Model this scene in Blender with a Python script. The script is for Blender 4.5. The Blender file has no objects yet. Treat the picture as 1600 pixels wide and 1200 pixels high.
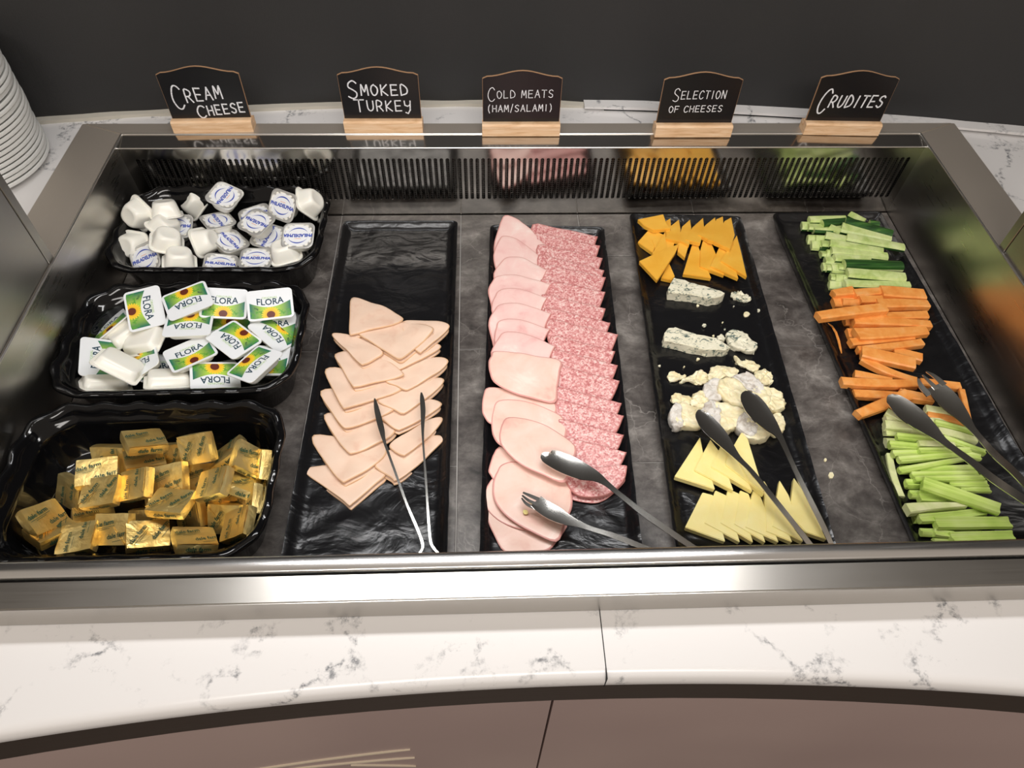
import bpy, bmesh, math, random
from mathutils import Vector, Matrix, Euler, noise
random.seed(7)
C = bpy.context.scene.collection
PI = math.pi
# ---------------------------------------------------------------- camera
FPX = 1122.8
CAM = Vector((-.0549, -.8815, .5596)); PITCH, YAW, ROLL = .8995, -.0588, .0320
FW = Vector((-math.sin(YAW)*math.cos(PITCH), math.cos(YAW)*math.cos(PITCH), -math.sin(PITCH)))
RT0 = Vector((math.cos(YAW), math.sin(YAW), 0)); UP0 = RT0.cross(FW)
RT = math.cos(ROLL)*RT0 + math.sin(ROLL)*UP0; UP = -math.sin(ROLL)*RT0 + math.cos(ROLL)*UP0
cam = bpy.data.cameras.new('camera'); co = bpy.data.objects.new('camera', cam); C.objects.link(co)
cam.sensor_width = 36; cam.lens = FPX/1600*36; cam.clip_start = .02
M = Matrix((RT, UP, -FW)).transposed().to_4x4(); M.translation = CAM; co.matrix_world = M
bpy.context.scene.camera = co
def at(px, py, z):      # the point of the photo at a given height in the room
    d = FW + RT*((px-800)/FPX) + UP*((600-py)/FPX)
    return CAM + d*((z-CAM.z)/d.z)
def aty(px, py, y):
    d = FW + RT*((px-800)/FPX) + UP*((600-py)/FPX)
    return CAM + d*((y-CAM.y)/d.y)
# ---------------------------------------------------------------- world, lights, exposure
sc = bpy.context.scene
sc.view_settings.view_transform = 'Standard'; sc.view_settings.look = 'None'
sc.view_settings.gamma = 1; sc.view_settings.use_curve_mapping = False
sc.view_settings.exposure = 0.0
w = bpy.data.worlds.new('room_light'); sc.world = w; w.use_nodes = True
w.node_tree.nodes['Background'].inputs[0].default_value = (.95, .82, .69, 1)
w.node_tree.nodes['Background'].inputs[1].default_value = .42
def area(name, loc, sx, sy, power, col, target=None):
    l = bpy.data.lights.new(name, 'AREA'); l.shape = 'RECTANGLE'; l.size = sx; l.size_y = sy
    l.energy = power; l.color = col
    o = bpy.data.objects.new(name, l); C.objects.link(o); o.location = loc
    if target: o.rotation_euler = (Vector(target)-Vector(loc)).to_track_quat('-Z', 'Y').to_euler()
    return o
area('ceiling_panel_light', (-.03, .16, 1.62), 1.1, .22, 15, (.97, .98, 1))
area('food_counter_strip_light', (-.03, -.43, .47), .64, .05, 2.5, (1, .985, .97))
area('warm_downlight', (-1.05, .25, 1.62), .16, .16, 5.0, (1, .84, .66))
area('warm_downlight', (1.35, .25, 1.62), .16, .16, 5.0, (1, .84, .66))
area('aisle_ceiling_light', (0, -2.3, 1.7), 1.6, .4, 27, (1, .95, .9), (0, -.4, 0))

# ---------------------------------------------------------------- materials
def mat(name, col=(.5,.5,.5), rough=.5, metal=0, **k):
    m = bpy.data.materials.new(name); m.use_nodes = True
    b = m.node_tree.nodes['Principled BSDF']
    b.inputs['Base Color'].default_value = (*col, 1); b.inputs['Roughness'].default_value = rough
    b.inputs['Metallic'].default_value = metal
    for a, v in k.items(): b.inputs[a.replace('_', ' ')].default_value = v
    return m
class NT:
    def __init__(s, m): s.t = m.node_tree; s.n = s.t.nodes; s.l = s.t.links; s.b = s.n['Principled BSDF']
    def node(s, typ, ins=None, **k):
        n = s.n.new(typ)
        for a, v in k.items(): setattr(n, a, v)
        for a, v in (ins or {}).items():
            if hasattr(v, 'is_linked') or isinstance(v, bpy.types.NodeSocket): s.l.new(v, n.inputs[a])
            else: n.inputs[a].default_value = v
        return n
    def math(s, op, a, b=0, c=None):
        n = s.node('ShaderNodeMath', {0: a, 1: b}, operation=op)
        if c is not None: n.inputs[2].default_value = c
        return n.outputs[0]
    def pos(s, scale=(1,1,1)):
        g = s.node('ShaderNodeNewGeometry')
        return s.node('ShaderNodeMapping', {'Vector': g.outputs['Position'], 'Scale': scale}).outputs[0]
    def noise(s, vec, scale, detail=4, rough=.55, dist=0):
        return s.node('ShaderNodeTexNoise', {'Vector': vec, 'Scale': scale, 'Detail': detail, 'Roughness': rough, 'Distortion': dist}).outputs['Fac']
    def ramp(s, fac, stops, interp='LINEAR'):
        n = s.node('ShaderNodeValToRGB', {'Fac': fac}); r = n.color_ramp; r.interpolation = interp
        while len(r.elements) < len(stops): r.elements.new(.5)
        for e, (p, c) in zip(r.elements, stops): e.position = p; e.color = (*c, 1) if len(c) == 3 else c
        return n.outputs['Color']
    def mix(s, f, a, b, mode='MIX'):
        n = s.node('ShaderNodeMix', data_type='RGBA', blend_type=mode)
        for i, v in ((0, f), (6, a), (7, b)):
            if isinstance(v, bpy.types.NodeSocket): s.l.new(v, n.inputs[i])
            else: n.inputs[i].default_value = v if i == 0 else (*v, 1)
        return n.outputs[2]
    def bump(s, h, strength=.3, dist=.001):
        n = s.node('ShaderNodeBump', {'Height': h, 'Strength': strength, 'Distance': dist})
        s.l.new(n.outputs[0], s.b.inputs['Normal']); return n
    def col(s, c): s.l.new(c, s.b.inputs['Base Color'])
    def rough(s, c): s.l.new(c, s.b.inputs['Roughness'])
def brushed(name, col, r0, r1, sc_, mt=1):
    m = mat(name, col, r0, mt); t = NT(m)
    p = t.pos(sc_); n = t.noise(p, 1, 3, .6)
    n2 = t.noise(t.pos(), 9, 3, .6)
    f = t.math('ADD', t.math('MULTIPLY', n, .5), t.math('MULTIPLY', n2, .5))
    t.rough(t.node('ShaderNodeMapRange', {'Value': f, 'From Min': .3, 'From Max': .7, 'To Min': r0, 'To Max': r1}).outputs[0])
    t.bump(n, .06, .0004)
    return m
STEEL = brushed('brushed_steel_frame', (.49,.435,.375), .36, .50, (6, 900, 900), .62)
STEELF = brushed('brushed_steel_front', (.50,.48,.45), .28, .38, (6, 900, 900))
STEELB = brushed('dull_bracket_steel', (.40,.385,.36), .30, .42, (900, 6, 900))
STEELV = brushed('brushed_steel_side', (.49,.435,.375), .36, .50, (900, 6, 900), .62)
STEELI = brushed('smooth_steel_liner', (.56,.54,.51), .09, .17, (12, 60, 60))
STEELS = brushed('brushed_steel_liner', (.50,.48,.45), .24, .36, (12, 12, 300))
STEELR = brushed('polished_steel_rail', (.74,.73,.72), .16, .28, (8, 400, 400))
CUTL = mat('polished_cutlery_steel', (.62,.60,.56), .15, 1)
EDGE = mat('pale_steel_bead', (.80,.78,.75), .28, 1)
DARKBAND = brushed('dark_bronze_band', (.20,.165,.14), .28, .36, (4, 300, 300))
BLACKGAP = mat('black_gap', (.006,.006,.006), .8)
BLACKP = mat('glossy_black_plastic', (.003,.003,.0035), .08, 0, Specular_IOR_Level=.38)
WOOD = mat('pale_pine', (.72,.47,.27), .5); t = NT(WOOD)
n = t.noise(t.pos((25, 25, 260)), 1, 4, .6, .6)
t.col(t.ramp(n, [(.3, (.62,.37,.19)), (.5, (.78,.52,.31)), (.7, (.84,.62,.42))])); t.bump(n, .1, .0004)
WOODE = mat('dark_wooden_edge', (.42,.24,.13), .5)
BOARD = mat('black_chalkboard', (.008,.008,.010), .30)
CHALK = mat('white_chalk_pen', (.80,.82,.86), .8)
t = NT(CHALK); n = t.noise(t.pos(), 700, 3); t.col(t.ramp(n, [(.3, (.5,.52,.56)), (.55, (.85,.86,.9))]))
WALLM = mat('charcoal_wall_covering', (.030,.030,.031), .62); t = NT(WALLM)
n = t.noise(t.pos((160, 160, 900)), 1, 3); n2 = t.noise(t.pos((900, 900, 120)), 1, 3); n3 = t.noise(t.pos(), 3.5, 3)
h = t.math('ADD', n, n2)
t.col(t.mix(n3, (.019,.019,.020), (.033,.032,.032))); t.bump(h, .35, .0006)
FLOORM = mat('dark_floor', (.12,.10,.09), .5)
CEILM = mat('pale_ceiling', (.7,.68,.65), .8)
# white quartz worktop with sparse grey veins
MARB = mat('white_veined_quartz', (.85,.83,.80), .22); t = NT(MARB)
p = t.pos()
wn = t.node('ShaderNodeTexNoise', {'Vector': p, 'Scale': 9, 'Detail': 6, 'Roughness': .65})
wv = t.node('ShaderNodeVectorMath', {0: wn.outputs['Color'], 1: (.5,.5,.5)}, operation='SUBTRACT')
ws_ = t.node('ShaderNodeVectorMath', {0: wv.outputs[0], 'Scale': .16}, operation='SCALE')
pw = t.node('ShaderNodeVectorMath', {0: p, 1: ws_.outputs[0]}, operation='ADD').outputs[0]
vo = t.node('ShaderNodeTexVoronoi', {'Vector': pw, 'Scale': 9}, feature='DISTANCE_TO_EDGE').outputs['Distance']
line = t.node('ShaderNodeMapRange', {'Value': vo, 'From Min': .0, 'From Max': .05, 'To Min': 1, 'To Max': 0}).outputs[0]
msk = t.node('ShaderNodeMapRange', {'Value': t.noise(p, 14, 5, .7), 'From Min': .44, 'From Max': .56}).outputs[0]
spk = t.node('ShaderNodeMapRange', {'Value': t.noise(p, 190, 4, .7), 'From Min': .40, 'From Max': .62}).outputs[0]
blot = t.node('ShaderNodeMapRange', {'Value': t.noise(pw, 22, 5, .7), 'From Min': .62, 'From Max': .78}).outputs[0]
f = t.math('MULTIPLY', t.math('MULTIPLY', line, msk), spk)
f = t.math('MAXIMUM', f, t.math('MULTIPLY', t.math('MULTIPLY', blot, spk), .75))
t.col(t.mix(t.math('MINIMUM', f, .8), (.80,.78,.77), (.10,.11,.13)))
# dark stone tiles on the well's base
TILE = mat('dark_grey_stone_tile', (.1,.1,.1), .38); t = NT(TILE)
p = t.pos()
n1 = t.noise(t.pos((1, 1.3, 1)), 20, 10, .70, .25)
vo2 = t.node('ShaderNodeTexVoronoi', {'Vector': t.node('ShaderNodeVectorMath', {0: p, 1: t.node('ShaderNodeVectorMath', {0: t.node('ShaderNodeTexNoise', {'Vector': p, 'Scale': 14, 'Detail': 5}).outputs['Color'], 'Scale': .09}, operation='SCALE').outputs[0]}, operation='ADD').outputs[0], 'Scale': 22}, feature='DISTANCE_TO_EDGE').outputs['Distance']
vein = t.node('ShaderNodeMapRange', {'Value': vo2, 'From Min': 0, 'From Max': .018, 'To Min': 1, 'To Max': 0}).outputs[0]
vein = t.math('MULTIPLY', vein, t.node('ShaderNodeMapRange', {'Value': t.noise(p, 9, 3), 'From Min': .45, 'From Max': .65}).outputs[0])
base = t.ramp(n1, [(.30, (.028,.024,.022)), (.45, (.085,.074,.068)), (.56, (.15,.135,.124)), (.72, (.33,.305,.28))])
t.col(t.mix(t.math('MULTIPLY', vein, .5), base, (.42,.39,.36))); t.bump(n1, .15, .001)
GROUT = mat('pale_tile_joint', (.42,.40,.38), .8)
# slate-look melamine
SLATE = mat('black_slate_melamine', (.006,.006,.007), .22); t = NT(SLATE)
n1 = t.noise(t.pos((1, 1.7, 1)), 20, 4, .45, 1.0); n2 = t.noise(t.pos(), 260, 3)
t.bump(t.math('ADD', n1, t.math('MULTIPLY', n2, .04)), .35, .006)
LAMI = mat('mauve_brown_laminate', (.265,.195,.175), .33)
t = NT(LAMI); t.col(t.ramp(t.noise(t.pos(), 2.5, 2), [(.35, (.38,.28,.26)), (.65, (.45,.34,.31))]))
STREAKM = mat('cream_reflection_streak', (.70,.60,.46), .5)  # cream colour for the painted reflection streaks on the counter front
CAULK = mat('aged_white_sealant', (.62,.58,.50), .6)
CERAM = mat('white_glazed_china', (.78,.78,.75), .18)
# perforated backing seen through the slots
PERF = mat('dark_perforated_steel', (.10,.095,.09), .4, .8); t = NT(PERF)
v_ = t.node('ShaderNodeTexVoronoi', {'Vector': t.pos((300, 0, 300)), 'Scale': 1, 'Randomness': .15}).outputs['Distance']
k_ = t.node('ShaderNodeMapRange', {'Value': v_, 'From Min': .30, 'From Max': .42}).outputs[0]
t.col(t.mix(k_, (.003,.003,.003), (.16,.15,.14)))
# food
def meat(name, stops, scale, rough, sss=.0, bumps=.2):
    m = mat(name, stops[0][1], rough); t = NT(m)
    n = t.noise(t.pos(), scale, 5, .6, .4); t.col(t.ramp(n, stops)); t.bump(t.noise(t.pos(), scale*5, 3), bumps, .0006)
    if sss: t.b.inputs['Subsurface Weight'].default_value = sss; t.b.inputs['Subsurface Radius'].default_value = (.006,.003,.002); t.b.inputs['Subsurface Scale'].default_value = .5
    return m
TURKEY = meat('smoked_turkey', [(.22, (.72,.44,.32)), (.42, (.83,.60,.46)), (.8, (.87,.67,.53))], 28, .42)
TURKEYE = mat('turkey_brown_edge', (.74,.47,.28), .5)
HAM = meat('cooked_ham', [(.24, (.76,.40,.38)), (.42, (.86,.56,.52)), (.58, (.88,.62,.57)), (.74, (.91,.74,.68))], 34, .36)
HAM2 = meat('peach_ham', [(.24, (.78,.43,.36)), (.42, (.88,.60,.50)), (.58, (.90,.65,.56)), (.74, (.92,.76,.67))], 30, .36)
HAME = mat('ham_edge', (.74,.36,.32), .45)
SALE = mat('salami_casing', (.57,.22,.20), .5)
SAL = mat('salami', (.6,.2,.18), .42); t = NT(SAL)
v1 = t.node('ShaderNodeTexVoronoi', {'Vector': t.pos(), 'Scale': 560, 'Randomness': 1}).outputs['Color']
v2 = t.noise(t.pos(), 210, 4, .7)
g_ = t.node('ShaderNodeSeparateColor', {0: v1}).outputs[0]
f_ = t.math('ADD', t.math('MULTIPLY', g_, .36), t.math('MULTIPLY', v2, .85))
t.col(t.ramp(f_, [(.40, (.50,.14,.14)), (.54, (.64,.26,.25)), (.67, (.75,.40,.38)), (.82, (.84,.62,.58))])); t.bump(f_, .25, .0006)
CHED = meat('orange_cheddar', [(.3, (.86,.42,.035)), (.6, (.92,.50,.06)), (.8, (.94,.56,.10))], 30, .40, .15, .12)
YELL = meat('pale_yellow_cheese', [(.3, (.90,.75,.27)), (.6, (.94,.81,.35)), (.8, (.95,.84,.43))], 30, .42, .15, .10)
BLUE = mat('blue_veined_cheese', (.8,.75,.6), .6); t = NT(BLUE)
n = t.noise(t.pos((1,1.6,1)), 120, 5, .65, 1.2); n2 = t.noise(t.pos(), 60, 3)
t.col(t.ramp(n, [(.32, (.05,.09,.08)), (.40, (.25,.29,.24)), (.45, (.78,.74,.56)), (.7, (.90,.86,.70))])); t.bump(n, .5, .0015)
BRIE = meat('soft_cream_cheese_paste', [(.3, (.82,.70,.40)), (.6, (.91,.83,.57)), (.8, (.94,.90,.72))], 90, .38, .15, .5)
RIND = meat('white_mould_rind', [(.3, (.50,.43,.36)), (.5, (.72,.68,.62)), (.7, (.82,.80,.76))], 130, .75, 0, .8)
CAR = meat('carrot_flesh', [(.3, (.82,.27,.045)), (.55, (.92,.38,.09)), (.8, (.94,.50,.20))], 70, .42, .1, .25)
CEL = mat('celery', (.4,.6,.1), .36); t = NT(CEL)
tc = t.node('ShaderNodeTexCoord').outputs['Object']
n = t.noise(t.node('ShaderNodeMapping', {'Vector': tc, 'Scale': (8, 700, 120)}).outputs[0], 1, 2)
n2 = t.noise(t.pos(), 25, 2)
f_ = t.math('ADD', t.math('MULTIPLY', n, .5), t.math('MULTIPLY', n2, .6))
t.col(t.ramp(f_, [(.33, (.34,.52,.07)), (.52, (.56,.72,.17)), (.75, (.76,.85,.38))])); t.bump(n, .35, .0008)
CELP = meat('pale_celery_heart', [(.3, (.62,.70,.27)), (.6, (.80,.82,.46)), (.85, (.86,.82,.58))], 60, .4, 0, .2)
CUC = meat('cucumber_flesh', [(.3, (.42,.56,.15)), (.55, (.64,.74,.31)), (.8, (.78,.84,.48))], 60, .3, .1, .2)
SKIN = mat('cucumber_skin', (.03,.10,.02), .35); t = NT(SKIN)
n = t.noise(t.pos((20, 240, 240)), 1, 3); t.col(t.ramp(n, [(.35, (.012,.045,.010)), (.6, (.035,.12,.02)), (.8, (.12,.25,.05))])); t.bump(n, .2, .0005)
# packs
CUPM = mat('milky_white_plastic', (.90,.88,.80), .25, 0, Subsurface_Weight=.25, Subsurface_Radius=(.006,.005,.004))
FOIL = mat('silver_foil', (.60,.59,.56), .42, .6); t = NT(FOIL)
tc = t.node('ShaderNodeTexCoord').outputs['Object']
t.bump(t.noise(tc, 420, 3, .6, .5), .3, .0006)
PRW = mat('white_print', (.84,.85,.87), .35); PRB = mat('blue_print', (.03,.07,.42), .4); PRO = mat('orange_print', (.80,.33,.16), .4)
PRN = mat('navy_print', (.012,.05,.08), .4); PRG = mat('green_print', (.35,.55,.15), .4); PRK = mat('dark_green_print', (.02,.07,.04), .4)
SPR = mat('white_spread_lid', (.80,.82,.84), .28)
GOLD = mat('gold_foil', (.95,.70,.22), .25, .9); t = NT(GOLD)
tc = t.node('ShaderNodeTexCoord').outputs['Object']; oi = t.node('ShaderNodeObjectInfo').outputs['Location']
off = t.node('ShaderNodeVectorMath', {0: tc, 1: oi}, operation='ADD').outputs[0]
nn = t.noise(off, 75, 5, .6, .8); vc = t.node('ShaderNodeTexVoronoi', {'Vector': off, 'Scale': 60}).outputs['Distance']
t.bump(t.math('ADD', nn, t.math('MULTIPLY', vc, .2)), .45, .0025)
t.col(t.ramp(t.noise(off, 25, 2), [(.35, (.93,.64,.20)), (.65, (.98,.80,.36))])); t.b.inputs['Roughness'].default_value = .36
# sunflower print of the spread lids (object coordinates of the lid print)
SUN = mat('sunflower_print', (.3,.5,.1), .3); t = NT(SUN)
tc = t.node('ShaderNodeTexCoord').outputs['Object']; sx = t.node('ShaderNodeSeparateXYZ', {0: tc})
X, Y = sx.outputs[0], sx.outputs[1]
dx = X; dy = t.math('ADD', Y, .0145)
r_ = t.math('SQRT', t.math('ADD', t.math('MULTIPLY', dx, dx), t.math('MULTIPLY', dy, dy)))
an = t.math('ARCTAN2', dy, dx)
pet = t.math('ABSOLUTE', t.math('SINE', t.math('MULTIPLY', an, 11)))
rl = t.math('ADD', t.math('MULTIPLY', pet, .0028), .0082)
isp = t.math('LESS_THAN', r_, rl); isc = t.math('LESS_THAN', r_, .0048)
ax_ = t.math('ABSOLUTE', X)
g1 = t.node('ShaderNodeMapRange', {'Value': ax_, 'From Min': .008, 'From Max': .023}).outputs[0]
gn = t.noise(tc, 260, 4, .6)
green = t.mix(t.math('MULTIPLY', g1, 1), (.42,.62,.07), (.01,.15,.10))
gsp = t.math('MULTIPLY', t.math('LESS_THAN', Y, -.0085), t.node('ShaderNodeMapRange', {'Value': gn, 'From Min': .45, 'From Max': .6}).outputs[0])
green = t.mix(gsp, green, (.10,.33,.04))
yel = t.mix(t.math('MULTIPLY', r_, 90), (.80,.30,.02), (.93,.68,.04))
c_ = t.mix(isp, green, yel); t.col(t.mix(isc, c_, (.13,.025,.012)))

# ---------------------------------------------------------------- helpers
def link(name, bm, mats, parent=None, smooth=None):
    me = bpy.data.meshes.new(name); bm.to_mesh(me); bm.free()
    for m in (mats if isinstance(mats, (list, tuple)) else [mats]): me.materials.append(m)
    if smooth is not None:
        for p in me.polygons: p.use_smooth = True
        if smooth < 3: me.set_sharp_from_angle(angle=smooth)
    o = bpy.data.objects.new(name, me); C.objects.link(o)
    if parent: o.parent = parent
    return o
def tag(o, label, cat, group=None, kind=None):
    o['label'] = label; o['category'] = cat
    if group: o['group'] = group
    if kind: o['kind'] = kind
    return o
def thing(name, label, cat, loc=(0,0,0), rot=None, group=None):
    o = bpy.data.objects.new(name, None); C.objects.link(o); o.empty_display_size = .01
    o.location = loc
    if rot: o.rotation_euler = rot
    return tag(o, label, cat, group)
def struct(o): o['kind'] = 'structure'; return o
def copy_thing(root, loc, rot, label, group=None):
    r = root.copy(); C.objects.link(r); r.location = loc; r.rotation_euler = rot; r['label'] = label
    if group: r['group'] = group
    for ch in list(root.children):
        c = ch.copy(); C.objects.link(c); c.parent = r
        for g in ch.children:
            d = g.copy(); C.objects.link(d); d.parent = c
    return r
def box(bm, x0, x1, y0, y1, z0, z1, mi=0):
    v = [bm.verts.new((x, y, z)) for z in (z0, z1) for y in (y0, y1) for x in (x0, x1)]
    for f in ((0,2,3,1), (4,5,7,6), (0,1,5,4), (2,6,7,3), (0,4,6,2), (1,3,7,5)):
        bm.faces.new([v[i] for i in f]).material_index = mi
def bevel(bm, r, seg=1):
    bmesh.ops.bevel(bm, geom=bm.edges[:], offset=r, segments=seg, affect='EDGES', clamp_overlap=True)
def loft(bm, rings, close=True, cap0=False, cap1=False, mi=0):
    R_ = [[bm.verts.new(p) for p in r] for r in rings]; n = len(R_[0])
    for a, b in zip(R_[:-1], R_[1:]):
        for i in range(n if close else n-1):
            j = (i+1) % n; bm.faces.new((a[i], a[j], b[j], b[i])).material_index = mi
    if cap0: bm.faces.new(R_[0][::-1]).material_index = mi
    if cap1: bm.faces.new(R_[-1]).material_index = mi
    return R_
def rrect(w, h, r, n=5):
    out = []
    for cx, cy, a0 in ((w/2-r, h/2-r, 0), (-w/2+r, h/2-r, PI/2), (-w/2+r, -h/2+r, PI), (w/2-r, -h/2+r, 1.5*PI)):
        for k in range(n+1):
            a = a0 + PI/2*k/n; out.append((cx+r*math.cos(a), cy+r*math.sin(a)))
    return out
def tube(bm, pts, r, n=8, cap=True):
    pts = [Vector(p) for p in pts]; rings = []
    for i, p in enumerate(pts):
        d = (pts[min(i+1, len(pts)-1)] - pts[max(i-1, 0)]).normalized()
        a = d.orthogonal() if abs(d.z) > .95 else d.cross(Vector((0,0,1))); a.normalize(); b = d.cross(a)
        rr = r[i] if isinstance(r, (list, tuple)) else r
        rings.append([p + (a*math.cos(2*PI*k/n) + b*math.sin(2*PI*k/n))*rr for k in range(n)])
    loft(bm, rings, True, cap, cap)
def catmull(pts, per=5):
    n = len(pts); out = []
    for i in range(n):
        p0, p1, p2, p3 = (Vector(pts[(i+k) % n]) for k in (-1, 0, 1, 2))
        for k in range(per):
            s = k/per
            out.append(.5*((2*p1) + (p2-p0)*s + (2*p0-5*p1+4*p2-p3)*s*s + (3*p1-p0-3*p2+p3)*s**3))
    return out
def text_mesh(s, size, sx=1, bold=0, name='lettering'):
    cu = bpy.data.curves.new(name, 'FONT'); cu.body = s; cu.size = size; cu.align_x = 'CENTER'; cu.align_y = 'CENTER'
    cu.resolution_u = 2; cu.offset = bold
    o = bpy.data.objects.new(name, cu); C.objects.link(o)
    bpy.context.view_layer.update()
    me = bpy.data.meshes.new_from_object(o.evaluated_get(bpy.context.evaluated_depsgraph_get()))
    bpy.data.objects.remove(o); bpy.data.curves.remove(cu)
    pts = [(v.co.x*sx, v.co.y) for v in me.vertices]; polys = [list(p.vertices) for p in me.polygons]
    bpy.data.meshes.remove(me); return pts, polys
def put_text(bm, tm, fn, mi=0, clip=None):
    pts, polys = tm; vs = [bm.verts.new(fn(x, y)) for x, y in pts]
    for p in polys:
        if clip and not all(clip(*pts[i]) for i in p): continue
        try: bm.faces.new([vs[i] for i in p]).material_index = mi
        except ValueError: pass
    lone = [v for v in vs if not v.link_faces]
    for v in lone: bm.verts.remove(v)
# ================================================================ the room and the counter
WL, WR, YF, ZB = -.5402, .5589, -.618, -.1225       # inner sides, front and base of the cold well
AC = Vector((-.03, -4.2)); RF, RB = 3.489, 4.336    # the counter and the wall behind it are arcs
def arc(x, r): return AC.y + math.sqrt(r*r - (x-(.02 if r < 3.9 else -.06))**2)
# wall behind
bm = bmesh.new(); xs = [-2.4 + 4.8*i/60 for i in range(61)]
loft(bm, [[(x, arc(x, RB), z) for x in xs] for z in (-.9, -.03, .6, 1.7)] , False)
loft(bm, [[(x, arc(x, RB)+.08, z) for x in xs] for z in (1.7, -.9)], False)
struct(link('wall_back', bm, WALLM, smooth=.6))
bm = bmesh.new(); box(bm, -3, 3, -3.5, .6, -.95, -.9); struct(link('floor', bm, FLOORM))
# quartz worktop: slabs around the well, bullnose to the front
top = thing('worktop', 'white grey-veined quartz worktop with a curved front edge around the steel well', 'worktop', (0, 0, -.058))
OX0, OX1, OYB, OYF = WL-.0614, WR+.0614, .028, -.6571
def slab(cols_front, cols_back):
    bm = bmesh.new(); ZT = -.033; ZU = -.058
    def strip(xs, y0f, y1f, nose):
        prof = []
        if nose:
            for x in xs:
                f = y0f(x); p = [(x, f+.018, ZU), (x, f+.006, ZU), (x, f+.001, ZU+.003), (x, f-.0015, ZU+.008), (x, f-.001, ZT-.008), (x, f+.002, ZT-.003), (x, f+.008, ZT), (x, y1f(x), ZT), (x, y1f(x), ZU)]
                prof.append(p)
        else:
            for x in xs: prof.append([(x, y0f(x), ZU), (x, y0f(x), ZT), (x, y1f(x), ZT), (x, y1f(x), ZU)])
        loft(bm, prof, True, True, True)
    for a in cols_front: strip(*a)
    for a in cols_back: strip(*a)
    bmesh.ops.recalc_face_normals(bm, faces=bm.faces)
    bmesh.ops.translate(bm, verts=bm.verts, vec=(0, 0, .058))
    return bm
def lin(a, b, n): return [a+(b-a)*i/n for i in range(n+1)]
FF = lambda x: arc(x, RF); BB = lambda x: arc(x, RB)-.0015
def skew(bm):
    for v in bm.verts:
        if abs(v.co.x-.0385) < .004 and v.co.y < -.5: v.co.x += (-.64-v.co.y)*.03*0
J = .0385
link('slab', slab([(lin(OX0+.004, J-.0004, 24), FF, lambda x: OYF+.004, True), (lin(-1.7, OX0+.004, 24), FF, BB, True)],
                  [(lin(OX0+.004, .0, 20), lambda x: OYB-.004, BB, False)]), MARB, top, .6)
link('slab', slab([(lin(J+.0004, OX1-.004, 24), FF, lambda x: OYF+.004, True), (lin(OX1-.004, 1.7, 24), FF, BB, True)],
                  [(lin(.0, OX1-.004, 20), lambda x: OYB-.004, BB, False)]), MARB, top, .6)
bm = bmesh.new(); box(bm, J-.0004, J+.0004, arc(J, RF)-.0016, OYF+.004, .004, .0252); link('joint_filler', bm, BLACKGAP, top)
# upstand, sealant and the loose quartz strip at the foot of the wall
def ribbon(x0, x1, ra, rb, z0, z1, n=40, wob=0):
    bm = bmesh.new(); pr = []
    for x in lin(x0, x1, n):
        dz = wob*noise.noise(Vector((x*14, 1, 0))); dy = wob*noise.noise(Vector((x*17, 5, 0)))
        pr.append([(x, arc(x, ra)+dy, z0), (x, arc(x, ra)+dy, z1+dz), (x, arc(x, rb), z1+dz), (x, arc(x, rb), z0)])
    loft(bm, pr, True, True, True); bmesh.ops.recalc_face_normals(bm, faces=bm.faces); return bm
link('sealant_bead', ribbon(-1.2, .10, RB-.011, RB+.002, .0250, .0300, 60, .003), CAULK, top, .6)
s = link('upstand_strip', ribbon(.10, 1.3, RB-.020, RB-.0005, .0290, .0330, 40, .0015), MARB, top, .6)
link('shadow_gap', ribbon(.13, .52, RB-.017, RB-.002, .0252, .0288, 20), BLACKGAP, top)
# band and laminate fronts
base = thing('counter_base', 'mauve-brown laminate counter front under the worktop with a dark metal band', 'counter', (0, 0, -.9))
def curved(x0, x1, r, z0, z1, th=.018, n=30):
    bm = bmesh.new(); pr = []
    for x in lin(x0, x1, n): pr.append([(x, arc(x, r), z0), (x, arc(x, r), z1), (x, arc(x, r+th), z1), (x, arc(x, r+th), z0)])
    loft(bm, pr, True, True, True); bmesh.ops.recalc_face_normals(bm, faces=bm.faces)
    bmesh.ops.translate(bm, verts=bm.verts, vec=(0, 0, .9)); return bm
link('metal_band', curved(-1.6, 1.6, RF+.0035, -.110, -.0585, .012, 60), DARKBAND, base, .6)
link('front_panel', curved(-1.2, .0005, RF+.008, -.86, -.111), LAMI, base, .6)
link('front_panel', curved(.0028, 1.3, RF+.008, -.86, -.111), LAMI, base, .6)
link('panel_core', curved(-1.4, 1.5, RF+.0275, -.86, -.1), BLACKGAP, base)
link('toe_kick', curved(-1.4, 1.5, RF+.06, -.9, -.861), BLACKGAP, base)
for pa, pb in (((345, 1198), (641, 1169)), ((452, 1199), (648, 1182)), ((548, 1200), (650, 1195))):  # thin cream strips stand in for reflections on the laminate
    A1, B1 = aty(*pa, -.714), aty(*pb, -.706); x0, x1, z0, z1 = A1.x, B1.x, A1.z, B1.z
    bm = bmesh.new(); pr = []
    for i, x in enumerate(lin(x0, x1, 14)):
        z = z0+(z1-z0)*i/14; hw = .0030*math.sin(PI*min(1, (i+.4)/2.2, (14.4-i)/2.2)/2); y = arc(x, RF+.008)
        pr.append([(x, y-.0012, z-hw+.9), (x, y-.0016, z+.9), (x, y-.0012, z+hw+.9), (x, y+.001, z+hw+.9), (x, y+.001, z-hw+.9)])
    loft(bm, pr, True, True, True); bmesh.ops.recalc_face_normals(bm, faces=bm.faces); link('reflection_streak', bm, STREAKM, base, .6)

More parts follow.
